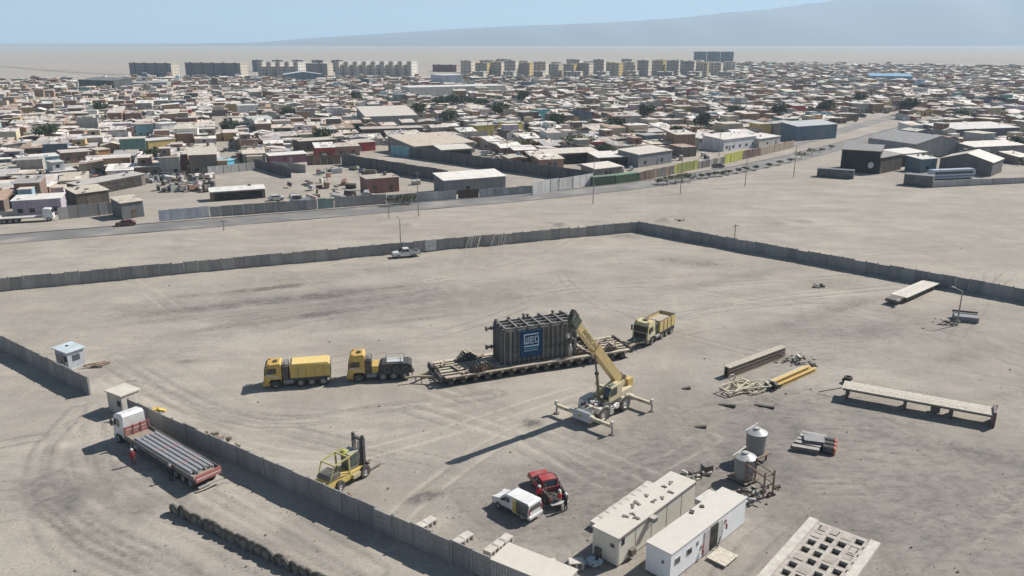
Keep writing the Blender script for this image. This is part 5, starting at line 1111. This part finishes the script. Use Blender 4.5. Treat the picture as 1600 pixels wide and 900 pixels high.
bldg('warehouse','long dark warehouse far at the right with pale roof',(1480,222),(1590,218),16,5,'mono',(.12,.12,.15),(.58,.54,.5),1,'warehouse',nwin=0)
bldg('warehouse','far long blue roofed building at the right',(1358,130),(1425,131),30,7,'mono',(.20,.30,.38),(.14,.32,.48),1.5,'warehouse',nwin=0)
bldg('warehouse','far long white warehouse behind the central trees',(640,152),(790,148),25,7,'flat',(.60,.58,.55),(.66,.63,.58),0,'warehouse',nwin=0)
bldg('warehouse','far pale blue warehouse block left of the central white warehouse',(692,138),(724,137),25,11,'flat',(.50,.54,.60),(.55,.56,.58),0,'warehouse',nwin=0)
bldg('warehouse','far dark green shed at the left below the apartment slab',(125,142),(180,144),18,9,'mono',(.06,.075,.075),(.12,.13,.13),1.5,'warehouse',nwin=0)
bldg('warehouse','far long grey warehouse right of the dark green shed',(182,141),(262,140),20,6,'flat',(.30,.31,.32),(.42,.41,.40),0,'warehouse',nwin=0)
bldg('warehouse','far arched roofed hall in front of the white apartment rows',(445,132),(505,131),25,9,'gable',(.16,.22,.26),(.46,.48,.50),2.5,'warehouse',nwin=0)
def steel_container(label, a, b, col, W=2.5, h=2.6):
    A, B = G(*a), G(*b); az = ang(A,B); L = (B-A).length; t = thing('steel_container', label, 'container', A, az)
    mb = MB().box(0,L,0,W,.1,h-.08,col)
    for k in range(int(L/.45)): mb.box(.15+k*.45,.35+k*.45,-.05,0,.2,h-.15,tuple(c*.85 for c in col))
    mb.build('wall','paint',t); MB().box(-.05,L+.05,-.06,W+.05,h-.08,h,tuple(min(1,c*1.15+.05) for c in col)).build('roof','roof',t); MB().box(L*.1,L*.25,-.09,-.055,.2,h-.2,tuple(c*.7 for c in col)).build('door','paint',t); mark(A,az,L,W); return t
steel_container('dark green container at the left of the green pair by the road',(928,291),(960,288),(.05,.12,.06))
steel_container('green container at the right of the green pair by the road',(962,288),(1000,283),(.07,.16,.07))
steel_container('dark blue grey container left of the black shed',(1276,276),(1333,280),(.055,.075,.09))
steel_container('dark grey container left of the blue and white bus',(1411,289),(1456,293),(.07,.08,.09),3.5,3.2)
# bus
A, B = G(1452,281), G(1518,278); az = ang(A,B); bus = thing('bus','blue and white bus parked in front of the beige gabled shed','bus',(A+B)/2,az); L = (B-A).length
MB().prism([(-L/2,.4),(-L/2,2.7),(-L/2+.3,3.0),(L/2-.3,3.0),(L/2,2.5),(L/2,.4)],-1.2,1.2,(.42,.50,.60),[0,0,.1,.1,0,0]).build('body','paint',bus); MB().box(-L/2+.8,L/2-.8,-1.24,-1.203,1.7,2.4,(.03,.035,.05)).build('side_windows','glass',bus); MB().box(-L/2,L/2,-1.25,-1.205,.8,1.2,(.06,.12,.3)).build('blue_stripe','paint',bus)
for x in (-L/2+1.8,L/2-1.8): axle_pair(TR_W, bus, x, 1.0, .5)
mark(A,az,L,3)

# street walls and fences: panels are parts
def fence(label, a, b, h, cols, step=2.4, name='panel_fence', mat='house', t=.12, cat='fence'):
    A, B = G(*a), G(*b); az = ang(A,B); L = (B-A).length; n = max(1,round(L/step)); st = L/n; f = thing(name, label, cat, A, az); ms2 = {}
    for i in range(n):
        c = cols[tr.randrange(len(cols))]; hh = h+tr.choice((0,0,.08,-.08)); k = (c,hh)
        if k not in ms2: ms2[k] = MB().box(.02,st-.02,0,t,-.2,hh,c).box(.03,.11,-.04,0,-.2,hh-.02,tuple(v*.75 for v in c)).mesh('panel',mat)
        obj('panel', ms2[k], f, (i*st,tr.uniform(-.04,.04),0))
    OCC.append((*((A+B)/2).to_2d(),L/2,az,L/2,1.0)); return f
G1=((.28,.275,.265),(.32,.31,.30),(.25,.245,.24))
fence('white and pale blue painted street wall at its left end',(249,346),(328,339),2.6,((.55,.58,.62),(.62,.62,.62),(.50,.54,.6)))
fence('grey street wall panels left of the green painted section',(329,339),(496,327),2.5,G1)
fence('green painted section of the street wall',(497,326.5),(522,324.5),2.5,((.18,.28,.25),(.22,.30,.28)))
fence('grey street wall panels between the green section and the white gates',(523,324),(604,318),2.5,G1)
fence('whitish street wall panels around the brick red gate post',(605,318),(713,311),2.3,((.42,.42,.42),(.5,.5,.49),(.36,.36,.36)))
fence('dark brown double gate in the street wall',(716,311),(748,309),2.4,((.07,.045,.035),(.08,.05,.04)),1.8,'street_gate','matte',cat='gate')
fence('pale grey street wall panels right of the brown gate',(749,309),(832,302),2.2,((.34,.34,.34),(.42,.42,.42)))
fence('tall white street wall with gates at the end of the corridor',(833,305),(873,298),3.6,((.64,.63,.60),(.55,.54,.52)),3.5)
fence('tall grey and white gate panels beside the green containers',(874,298),(926,289),3.4,((.66,.64,.61),(.36,.36,.36),(.5,.49,.47)),2.6)
fence('brown shack fence right of the green containers',(1001,283),(1052,272),2.8,((.16,.09,.07),(.12,.12,.13),(.22,.15,.11)))
fence('yellow green fence along the side road, left length',(1053,272),(1090,264),3.0,((.36,.38,.08),(.28,.30,.08)))
fence('junk lined fence between the two yellow green fences',(1091,264),(1131,256),2.4,((.25,.24,.22),(.4,.38,.35),(.15,.15,.14)))
fence('yellow green fence along the side road, bright right length',(1132,256),(1160,249),3.2,((.42,.46,.07),(.46,.48,.1)))
fence('dark brown wall along the side road',(1161,249),(1188,243),3.0,((.15,.09,.075),(.13,.08,.07)))
fence('pale brown wall along the side road at its right end',(1189,243),(1240,230),2.8,((.36,.28,.21),(.33,.26,.2)))
fence('long dark wall on the near side of the walled corridor',(534,257),(700,285),3.6,((.105,.11,.115),(.12,.125,.13),(.13,.125,.12)))
fence('long dark wall on the far side of the walled corridor',(640,246),(926,287),3.6,((.10,.105,.11),(.115,.12,.125)))
fence('cyan painted end of the walled corridor',(611,243),(639,246),3.6,((.16,.36,.42),(.2,.4,.46)))
fence('brown fence above the left end of the corridor wall',(480,258),(533,256),3.0,((.2,.11,.07),(.14,.1,.08),(.26,.14,.09)))
fence('dark sloping wall at the right end of the sandy lot',(398,262),(455,278),3.0,((.11,.11,.12),))
fence('pale grey wall along the back of the sandy lot',(325,274),(398,266),2.6,((.42,.42,.40),(.36,.36,.35)))
fence('pale wall above the end of the sandy lot',(426,265),(478,270),2.6,((.40,.385,.36),(.34,.33,.31)))
fence('grey panel fence beside the white lorry at the left',(92,344),(188,333),3.0,((.27,.27,.27),(.33,.33,.32),(.22,.22,.22)))
fence('low pale wall in front of the beige gabled shed at the right',(1456,293),(1640,284),1.8,((.38,.38,.38),(.43,.42,.41)),4)
fence('grey block wall at the left edge behind the lorry',(-60,352),(30,345),2.4,((.26,.255,.25),(.3,.29,.28)))
# generic houses
def inpoly(x, y, P):
    r = False; j = len(P)-1
    for i in range(len(P)):
        if (P[i][1]>y) != (P[j][1]>y) and x < (P[j][0]-P[i][0])*(y-P[i][1])/(P[j][1]-P[i][1])+P[i][0]: r = not r
        j = i
    return r
TOWN = [(-330,136),(0,131),(110,128),(125,134),(205,126),(400,126),(660,126),(1128,126),(1150,103),(1400,105),(1640,109),(1900,112),(1900,262),(1620,262),(1540,255),(1470,252),(1420,240),(1400,205),(1310,214),(1240,221),(1160,240),(1050,262),(1000,272),(930,281),(800,262),(640,241),(611,238),(480,250),(330,268),(235,284),(200,300),(190,328),(95,333),(20,336),(-330,372)]
YARDS = [[(520,250),(620,240),(930,282),(930,306),(700,292)]]
JUNKY = [(415,320),(470,278),(535,262),(690,290),(560,318)]
rpts = [gp(*ROAD), gp(*R2)]
def road_near(x, y, d):
    for P in rpts:
        for (ax,ay),(bx,by) in zip(P,P[1:]):
            vx, vy = bx-ax, by-ay; t = max(0,min(1,((x-ax)*vx+(y-ay)*vy)/(vx*vx+vy*vy)))
            if math.hypot(x-ax-t*vx,y-ay-t*vy) < d: return True
    return False
lots = []; ga = R(20); sx, sy = 8.2, 9.0
for i in range(-136,156):
    for j in range(-20,210):
        if i % 13 == 0 or j % 6 == 5: continue
        u, v = i*sx+tr.uniform(-1,1), j*sy+tr.uniform(-1.2,1.2)
        x, y = u*math.cos(ga)-v*math.sin(ga), u*math.sin(ga)+v*math.cos(ga)
        if y < 150 or y > 1500: continue
        px_, py_ = proj(x,y)
        if not inpoly(px_,py_,TOWN) or inpoly(px_,py_,YARDS[0]): continue
        if road_near(x,y,11): continue
        if tr.random() < .06: continue
        if inpoly(px_,py_,[(640,148),(800,145),(800,168),(640,172)]) and tr.random()<.6: continue
        L = tr.uniform(5.6,9.2); W = tr.uniform(5.5,9.2); 
        if blocked(x,y,3.5): continue
        lots.append((x,y,L,W))
lots.sort(key=lambda q: q[1])
# label vocabulary
def zone(px_, py_):
    if px_ < 130: h = 'at the left edge'
    elif px_ < 330: h = 'near the ochre house'
    elif px_ < 560: h = 'left of the walled corridor'
    elif px_ < 800: h = 'around the beige warehouse'
    elif px_ < 1060: h = 'behind the green containers'
    elif px_ < 1320: h = 'along the side road'
    else: h = 'beyond the black shed'
    return h
NW = ORD+['twenty-first','twenty-second','twenty-third','twenty-fourth','twenty-fifth','twenty-sixth','twenty-seventh','twenty-eighth','twenty-ninth','thirtieth']
near_h, far_h = [], []
fr = lambda q: -20 < proj(q[0],q[1])[0] < 1620
vis = [q for q in lots if fr(q)]; near_set = set(vis[:300]); info = []
FB = MB(); FR_ = MB()
for q in lots:
    x, y, L, W = q; wn2 = pick(WALLS); rf = pick(ROOFS); kd_ = tr.choice(('flat','flat','mono','mono','mono','mono2','gable')); hh = tr.choice((2.4,2.6,2.8,3.0,3.4)) + (2.6 if tr.random()<.16 else 0)
    az = 20+tr.uniform(-5,5)+(90 if tr.random()<.12 else 0); rise = tr.uniform(.4,1.3); wcol = jit(wn2[1],.18,tr); rcol = jit(rf[1],.14,tr)
    if q in near_set: info.append((x,y,L,W,hh,kd_,az,rise,wcol,rcol,wn2[0],rf[0])); continue
    m = Matrix.Translation((x,y,0)) @ Matrix.Rotation(R(az),4,'Z'); 
    ax = annex_spec(L,W,hh) if tr.random() < .6 else None
    for dst, tmp in ((FB,wall_geo(MB(),kd_,L,W,hh,wcol,rise)),(FR_,roof_geo(MB(),kd_,L,W,hh,rcol,rise))):
        if dst is FB:
            for k in range(2): tmp.box(L*(k+.3)/2,L*(k+.3)/2+1.1,-.06,-.005,.9 if k else 0,2.0,(.03,.03,.032))
            for k in range(tr.randrange(0,4)): tmp.cbox((L*tr.random(),W*tr.random(),hh+rise+.25),(tr.uniform(.4,2.2),tr.uniform(.3,1.2),tr.uniform(.2,.7)),jit(tr.choice([(.2,.17,.14),(.4,.36,.3),(.1,.1,.1),(.6,.57,.53)]),.3,tr),tr.uniform(0,90))
            if tr.random() < .2: tmp.box(L*.1,L*.6,W*.2,W*.9,hh+.05,hh+2.4,jit(pick(WALLS)[1],.2,tr),top=rcol)
        if dst is FR_:
            for q_ in patches(L,W,hh,kd_,rise): add_patch(tmp,q_)
            if ax: x_,y_,a_,b_,h2_ = ax; tmp.box(x_-.15,x_+a_+.15,y_-.15,y_+b_,h2_,h2_+.1,jit(pick(ROOFS)[1],.15,tr))
        elif ax: x_,y_,a_,b_,h2_ = ax; tmp.box(x_,x_+a_,y_,y_+b_,-.1,h2_,jit(pick(WALLS)[1],.2,tr))
        b0 = len(dst.v); dst.v += [tuple(m @ Vector(p)) for p in tmp.v]; dst.f += [tuple(i+b0 for i in f) for f in tmp.f]; dst.c += tmp.c
combos = {}
for d in info: combos.setdefault((d[10],d[11],zone(*proj(d[0],d[1]))),[]).append(d)
for (wn2,rn,zn),L_ in combos.items():
    L_.sort(key=lambda d: proj(d[0],d[1])[0])
    for k,d in enumerate(L_):
        x,y,L,W,hh,kd_,az,rise,wcol,rcol = d[:10]
        lab = f'{wn2} house with {rn} {zn}' if len(L_)==1 else f'{wn2} house with {rn} {zn}, {NW[k]} from left'
        t = thing('house', lab, 'house', (x,y,0), az, 'houses of the town'); house(t,L,W,hh,kd_,wcol,rcol,rise,nwin=tr.choice((1,2,2)),upper=jit(pick(WALLS)[1],.2,tr) if tr.random()<.14 else None,tank=tr.random()<.14,sheets=True)
tag(FB.build('far_houses','house'),'mass of small far houses of the town below the apartment blocks',kind='stuff'); tag(FR_.build('far_roofs','roof'),'pale roofs of the far mass of small houses',kind='stuff')
# clutter between the houses
CB = MB(); cl_c = [(.2,.16,.13),(.4,.35,.29),(.1,.1,.1),(.55,.53,.5),(.3,.3,.3),(.25,.13,.09),(.16,.19,.22),(.5,.47,.42),(.06,.06,.06)]
for q in lots:
    if q[1] > 560: break
    for k in range(4 if q[1] < 330 else 2):
        CB.cbox((q[0]+tr.uniform(-7,7),q[1]+tr.uniform(-7,4),tr.uniform(.2,1.0)),(tr.uniform(.5,3.2),tr.uniform(.4,1.6),tr.uniform(.4,2.0)),jit(tr.choice(cl_c),.3,tr),tr.uniform(0,180),tr.uniform(-15,15))
for k in range(620):
    px_, py_ = tr.uniform(400,835), tr.uniform(258,324)
    if k < 260:
        if k % 2: continue
        if not inpoly(px_,py_,JUNKY): continue
    elif k < 420: px_, py_ = tr.uniform(760,935), tr.uniform(236,262)
    elif k < 520: px_, py_ = tr.uniform(190,330), tr.uniform(276,300)
    else: px_, py_ = tr.uniform(935,1130), tr.uniform(255,275)
    p = G(px_,py_)
    if road_near(p.x,p.y,7) or blocked(p.x,p.y,.3): continue
    CB.cbox((p.x,p.y,tr.uniform(.3,1.1)),(tr.uniform(.5,3.5),tr.uniform(.4,1.6),tr.uniform(.4,1.9)),jit(tr.choice(cl_c),.35,tr),tr.uniform(0,180),tr.uniform(-20,20),tr.uniform(-12,12))
tag(CB.build('yard_clutter','matte'),'scrap, boards and junk lying between the houses',kind='stuff')
# apartment blocks
def apartment(label, x0, x1, yb, h, face, gable, az=-18, W=13, floors=5, dy=0):
    A = G(x0,yb); L = (G(x1,yb)-A).length; t = thing('apartment_block', label, 'apartment block', A, az, 'far apartment blocks')
    b = MB().box(0,L,0,W,0,h,face)
    b.f.append((len(b.v)-8+1,len(b.v)-8+2,len(b.v)-8+6,len(b.v)-8+5)); b.f.pop(); b.c[2] = gable; b.c[4] = gable
    b.build('wall','panel',t); MB().box(-.3,L+.3,-.3,W+.3,h,h+.5,tuple(min(1,c*.9) for c in gable)).build('roof','roof',t)
    wd = MB(); n = max(2,int(L/3.2)); st = L/n
    for k in range(n):
        for f_ in range(floors): wd.box(k*st+.6,k*st+st*.6,-.08,-.01,f_*h/floors+.9,f_*h/floors+2.2,(.10,.10,.105))
    for k in range(3):
        for f_ in range(floors): wd.box(L+.01,L+.08,W*(k+.25)/3,W*(k+.6)/3,f_*h/floors+1.0,f_*h/floors+2.0,(.06,.06,.06))
    wd.build('windows','glass',t,kind='stuff')
    m = max(1,int(L/14))
    for k in range(m): MB().box((k+.45)*L/m,(k+.45)*L/m+2.6,-1.0,0,0,h+.9,tuple(c*.8 for c in face)).build('stair_tower','panel',t)
    return t
DK=(.20,.205,.22); CG=(.62,.56,.46); YG=(.56,.43,.18)  # DK puts the slabs' shadow side into the face colour
apartment('long dark apartment slab at the far left with a beige end wall',204,283,121,16,DK,CG)
apartment('second long dark apartment slab with a beige end wall',291,392,120.5,16,DK,CG)
k = 0
for x in range(404,462,14): apartment(f'narrow white striped apartment block in the left row, {NW[k]} from the left',x,x+8,122,17,(.46,.43,.39),(.66,.62,.55),W=16); k += 1
apartment('mid grey apartment slab between the two white striped rows',463,519,120,15,(.26,.255,.26),CG)
k = 0
for x in range(524,642,14): apartment(f'narrow white apartment block in the second striped row, {NW[k]} from the left',x,x+8,121.5+(x-524)*-.01,17,(.50,.47,.43),(.70,.66,.60),W=17); k += 1
apartment('low far block with red band left of the yellow gabled apartments',676,716,112,9,(.22,.06,.07),(.5,.42,.36))
gy_ = [720,743,765,788,811,834,857,880,903,926,949,972,995,1018,1041,1064,1087,1110]
for k,x in enumerate(gy_): apartment(f'grey apartment block with {"yellow" if k%3==1 else "cream"} end wall, {NW[k]} from the left in the central row',x,x+tr.uniform(17,19.5) if k<17 else x+15,119+tr.uniform(-1.5,1.5),16+tr.uniform(-2,3),jit(tr.choice([(.44,.40,.36),(.52,.46,.40),(.38,.35,.32)]),.15,tr),YG if k%3==1 else CG,az=-22+tr.uniform(-9,6))
for k,x in enumerate(range(722,1130,27)): apartment(f'pale apartment block in the row behind the yellow gabled ones, {NW[k]} from the left',x+tr.uniform(0,6),x+tr.uniform(18,24),113.5+tr.uniform(-1,1),14+tr.uniform(-2,3),jit(tr.choice([(.54,.49,.43),(.45,.41,.37),(.50,.46,.42)]),.15,tr),tr.choice([YG,CG,CG,(.62,.58,.52)]),az=-22+tr.uniform(-8,8))
for k,x in enumerate(range(738,1125,48)): apartment(f'lower apartment block in front of the yellow gabled row, {NW[k]} from the left',x,x+tr.uniform(14,26),124+tr.uniform(-1,1),8,jit((.40,.38,.36),.2,tr),tr.choice([CG,(.55,.52,.48)]),az=-18+tr.uniform(-6,6),floors=3)
for k,x in enumerate(range(395,520,31)): apartment(f'apartment block behind the left rows, {NW[k]} from the left',x,x+20,112,15,(.2,.195,.2),(.55,.52,.47))
for k,x in enumerate((1084,1105,1126)): apartment(f'distant hazy grey apartment block on the plain, {NW[k]} from the left',x,x+19,98,20,(.15,.16,.165),(.25,.25,.25),az=-8)
dt_, _l = ribbon('dirt_track', [(-200,98),(0,103),(110,112),(200,117)], 26, .3, None); tag(dt_.build('dirt_track', road_material('packed_dirt',(.24,.21,.18),(.30,.26,.22),(.36,.32,.27))), None, kind='structure')
dt_, _l = ribbon('dirt_track', [(1150,99),(1400,96),(1700,97)], 40, .35, None); tag(dt_.build('dirt_track', road_material('packed_dirt',(.26,.23,.2),(.30,.26,.22),(.36,.32,.27))), None, kind='structure')
# trees and shrubs
def foliage(mb, c, r, n, s, col, rn):
    for k in range(n):
        d = Vector((rn.gauss(0,1),rn.gauss(0,1),rn.gauss(0,1))).normalized()*(rn.random()**.45)
        p = Vector(c)+Vector((d.x*r[0],d.y*r[1],d.z*r[2])); a = Vector((rn.uniform(-1,1),rn.uniform(-1,1),rn.uniform(-1,1))).normalized(); b = a.orthogonal().normalized(); q = a.cross(b)
        s_ = s*rn.uniform(.6,1.4); mb.add([p-b*s_-q*s_*.5,p+b*s_-q*s_*.4,p+b*s_*.3+q*s_],[(0,1,2)],jit(col,.4,rn))
    return mb
def tree(label, px_, h, r, col=(.06,.08,.04), n=800, name='tree'):
    p = G(*px_); t = thing(name, label, 'tree' if name=='tree' else 'shrub', p, tr.uniform(0,360)); rn = random.Random(int(p.x*7+p.y*13)); hb = h*.42
    tk = MB().cyl((0,0,-.1),(0,0,hb),.05*h,.035*h,8,(.12,.09,.06)); cr_ = MB()
    for k in range(6 if h > 3 else 3):
        a = rn.uniform(0,6.28); e = Vector((math.cos(a)*r*.55,math.sin(a)*r*.55,h*rn.uniform(.55,.85))); tk.cyl((0,0,hb*.8),e,.025*h,.008*h,6,(.12,.09,.06)); foliage(cr_,e,(r*.6,r*.6,h*.22),n//8,.045*h+.12,col,rn)
    foliage(cr_,(0,0,h*.72),(r*.8,r*.8,h*.28),n//4,.045*h+.12,col,rn)
    tk.build('trunk','wood',t); cr_.build('crown','leaf',t); return t
for lab,px_,h,r in (('large dark tree among the houses at the left',(76,224),8,5.5),('first dark tree in the central tree group, at its left',(688,172),8,5),('second dark tree of the central tree group',(706,171),9,5.5),('third dark tree of the central tree group',(727,170),8,6),('fourth dark tree of the central tree group',(748,172),7,5.5),('fifth dark tree of the central tree group, at its right',(772,171),8,6),('dark tree beside the dark warehouse along the side road',(1094,208),9,4),('tree far at the left beyond the ochre house',(300,160),6,4),('tree behind the beige gabled shed at the right',(1590,240),6,4),('small round tree far behind the grey gabled warehouse',(629,160),6,3)): tree(lab,px_,h,r)
for k,(x,y,h,r) in enumerate(((160,185,7,4),(245,262,5,3.5),(360,215,6,4),(450,190,6,4),(505,225,5,3.5),(560,165,7,4),(655,185,7,4),(700,200,7,4.5),(780,190,8,5),(815,165,8,5),(870,205,7,4),(960,215,7,4),(1010,190,7,4.5),(1060,225,6,4),(1150,190,7,4.5),(1215,190,8,5),(1290,185,8,5),(1340,170,8,5),(1420,180,8,5),(1500,200,7,4.5))): tree(f'tree standing among the town roofs, {NW[k]} from the left',(x,y),h+1.5,r,(.065,.085,.04))
tree('olive green bushy tree behind the long open shed',(902,236),6,6.5,(.10,.115,.035)); tree('small yellowish tree left of the olive green tree',(828,236),4,4,(.16,.13,.05)); tree('dark shrubby tree by the sheds left of the side road',(944,246),4.5,3.5,(.05,.06,.03))
sh = [(1028,288),(1042,289),(1055,287),(1066,285),(1078,284),(1096,279),(1107,278),(1117,276),(1128,276),(1139,273),(1152,271),(1166,268),(1181,266),(1200,262),(1218,258),(1236,254),(1252,248),(1268,243),(1284,238),(1298,233),(617,321),(630,320),(640,319)]
for k,q in enumerate(sh):
    big = k in (1,2,3,4,20,21,22,16,17)
    tree((f'low shrub on the road median, {NW[k]} from the left' if k < 20 else f'green shrub at the foot of the street wall, {NW[k-20]} from the left'),q,2.6 if big else 1.6,2.6 if big else 1.5,(.07,.085,.035),220,'shrub')
# poles
def pole(label, base, ytop, arm=True, lamp=True, cat='pole', thick=.1):
    p = G(*base); d = (_cp + (-(ytop-450)/FPX)*_sp); dz = (-_sp + (-(ytop-450)/FPX)*_cp); h = CAM_H + dz*p.y/d
    t = thing('street_lamp' if lamp else 'utility_pole', label, cat, (p.x,p.y,0), 115); MB().cyl((0,0,-.2),(0,0,h),thick*1.25,thick*.75,8,(.26,.25,.24)).build('post','steel',t)
    if lamp: MB().bar((0,0,h-.05),(1.4,0,h+.2),.08,(.28,.27,.26)).build('arm','steel',t); MB().box(1.2,1.8,-.12,.12,h+.14,h+.26,(.35,.35,.34)).build('lamp_head','paint',t)
    else: MB().bar((0,-.8,h-.4),(0,.8,h-.4),.12,(.2,.16,.12)).build('crossarm','wood',t)
for i,(b_,yt,lm) in enumerate((((654,338),268,0),((608,341),320,0),((626,379),342,1),((926.5,319),250,0),((1063,303),246,0),((1164,291),247,1),((1240,277),228,1),((350,361),343,0),((512,292),262,0),((1147,381),350,0),((1495,508),455,1))):
    pole(('tall pole at the road left of the brown gate','short pole left of the tall roadside pole','slim lamp behind the far perimeter wall','tall pole at the road below the green containers','tall pole on the median beside the shrubs','slim lamp right of the median shrubs','slim lamp at the right end of the median','short pole below the painted street wall','slim pole inside the junk yard','short pole behind the right perimeter wall','slim lamp beside the grey skid')[i],b_,yt,lamp=bool(lm))
pl_px = [(tr.uniform(20,1560),tr.uniform(150,262)) for _ in range(60)]; pl_px = sorted(q for q in pl_px if inpoly(q[0],q[1],TOWN))[:45]
upm = {}
def numword(k):
    T_ = ['','','twenty','thirty','forty']; 
    return NW[k] if k < 30 else (T_[(k+1)//10]+'-'+ORD[(k+1)%10-1] if (k+1)%10 else {40:'fortieth'}[k+1])
pmsh = MB().cyl((0,0,-.2),(0,0,8.5),.13,.09,6,(.24,.22,.2)).mesh('post','wood'); cmsh = MB().bar((0,-.9,8.0),(0,.9,8.0),.12,(.2,.16,.12)).mesh('crossarm','wood')
for k,q in enumerate(pl_px):
    p = G(*q); t = thing('utility_pole', f'slim utility pole among the town houses, {numword(k)} from the left', 'pole', p, 20, 'utility poles among the houses'); obj('post',pmsh,t); obj('crossarm',cmsh,t)
# vehicles on the street
def small_car(label, px_, rz, col, van=False):
    p = G(*px_); t = thing('parked_car', label, 'car', p, rz); top = 1.95 if van else 1.45
    car_body(t,[(2.1,.35),(2.12,.7),(1.9,.9),(1.1,.98),(-1.9,.98),(-2.1,.8),(-2.1,.35)],1.72,col,[.05,.03,.06,.04,.04,.05,.05])
    cbn = car_body(t,[(1.15,.97),(.45,top),(-1.2 if not van else -1.9,top),(-1.85 if not van else -2.0,.97)],1.68,col,[.03,.15,.15,.04],'cabin')
    for s in (-1,1): pane(cbn,[(.85,1.0),(.4,top-.1),(-1.1,top-.1),(-1.5,1.0)],s*.83,s*.80)
    MB().prism([(1.16,1.0),(.5,top-.03),(.53,top-.01),(1.2,1.0)],-.66,.66,(.02,.02,.025)).build('windscreen','glass',cbn)
    axle_pair(CARW,t,1.3,.75,.33); axle_pair(CARW,t,-1.3,.75,.33)
small_car('dark red car parked beside the road at the left',(197,353),200,(.12,.015,.025))
for k,(q,rz,c,lb) in enumerate((((1180,208),30,(.5,.02,.04),'red vehicle parked between the houses along the side road'),((1366,224),40,(.6,.6,.6),'pale car parked on the side road verge, left one'),((1390,216),40,(.1,.12,.2),'dark car parked on the side road verge, right one'),((1122,262),20,(.06,.06,.07),'dark car parked at the junk lined fence'),((432,313),25,(.6,.6,.58),'white car in the scrap yard behind the street wall'),((466,316),10,(.62,.62,.6),'white van in the scrap yard behind the street wall'),((575,309),25,(.5,.5,.5),'pale car behind the street wall left of the brick building'))): small_car(lb,q,rz,c,'van' in lb)
# white lorry at the left
lp = G(70,345); lo = thing('white_lorry','white lorry with long flat bed parked behind the grey wall at the left','lorry',lp,18)
MB().prism([(0,.6),(0,2.9),(.3,3.0),(1.6,2.9),(2.0,1.9),(2.1,.6)],-1.1,1.1,(.72,.72,.72),[0,.05,.1,.1,0,0]).build('cab','paint',lo); MB().prism([(1.72,2.65),(2.02,1.92),(2.06,1.92),(1.76,2.67)],-.95,.95,(.02,.02,.025)).build('windscreen','glass',lo); MB().box(-9,-.2,-1.2,1.2,1.0,1.25,(.2,.19,.18),top=(.55,.53,.5)).build('bed','steel',lo); MB().box(-9,-8.9,-1.2,1.2,1.25,1.7,(.5,.48,.45)).build('tailboard','steel',lo)
for x in (1.1,-5.5,-6.8,-8.0): axle_pair(TR_W,lo,x,.95,.5)
# stones scattered over the sand
SB = MB(); sr = random.Random(77)
for k in range(1300):
    px_, py_ = sr.uniform(-60,1660), 350+550*sr.random()**.8; p = G(px_,py_)
    r = sr.uniform(.025,.075)*(1 if sr.random()<.95 else 2.2); SB.blob((p.x,p.y,r*.3),(r,r*sr.uniform(.6,1),r*.7),jit((.30,.265,.225),.3,sr),sr,5,3)
tag(SB.build('stones','matte'),'small stones scattered over the sand',kind='stuff')
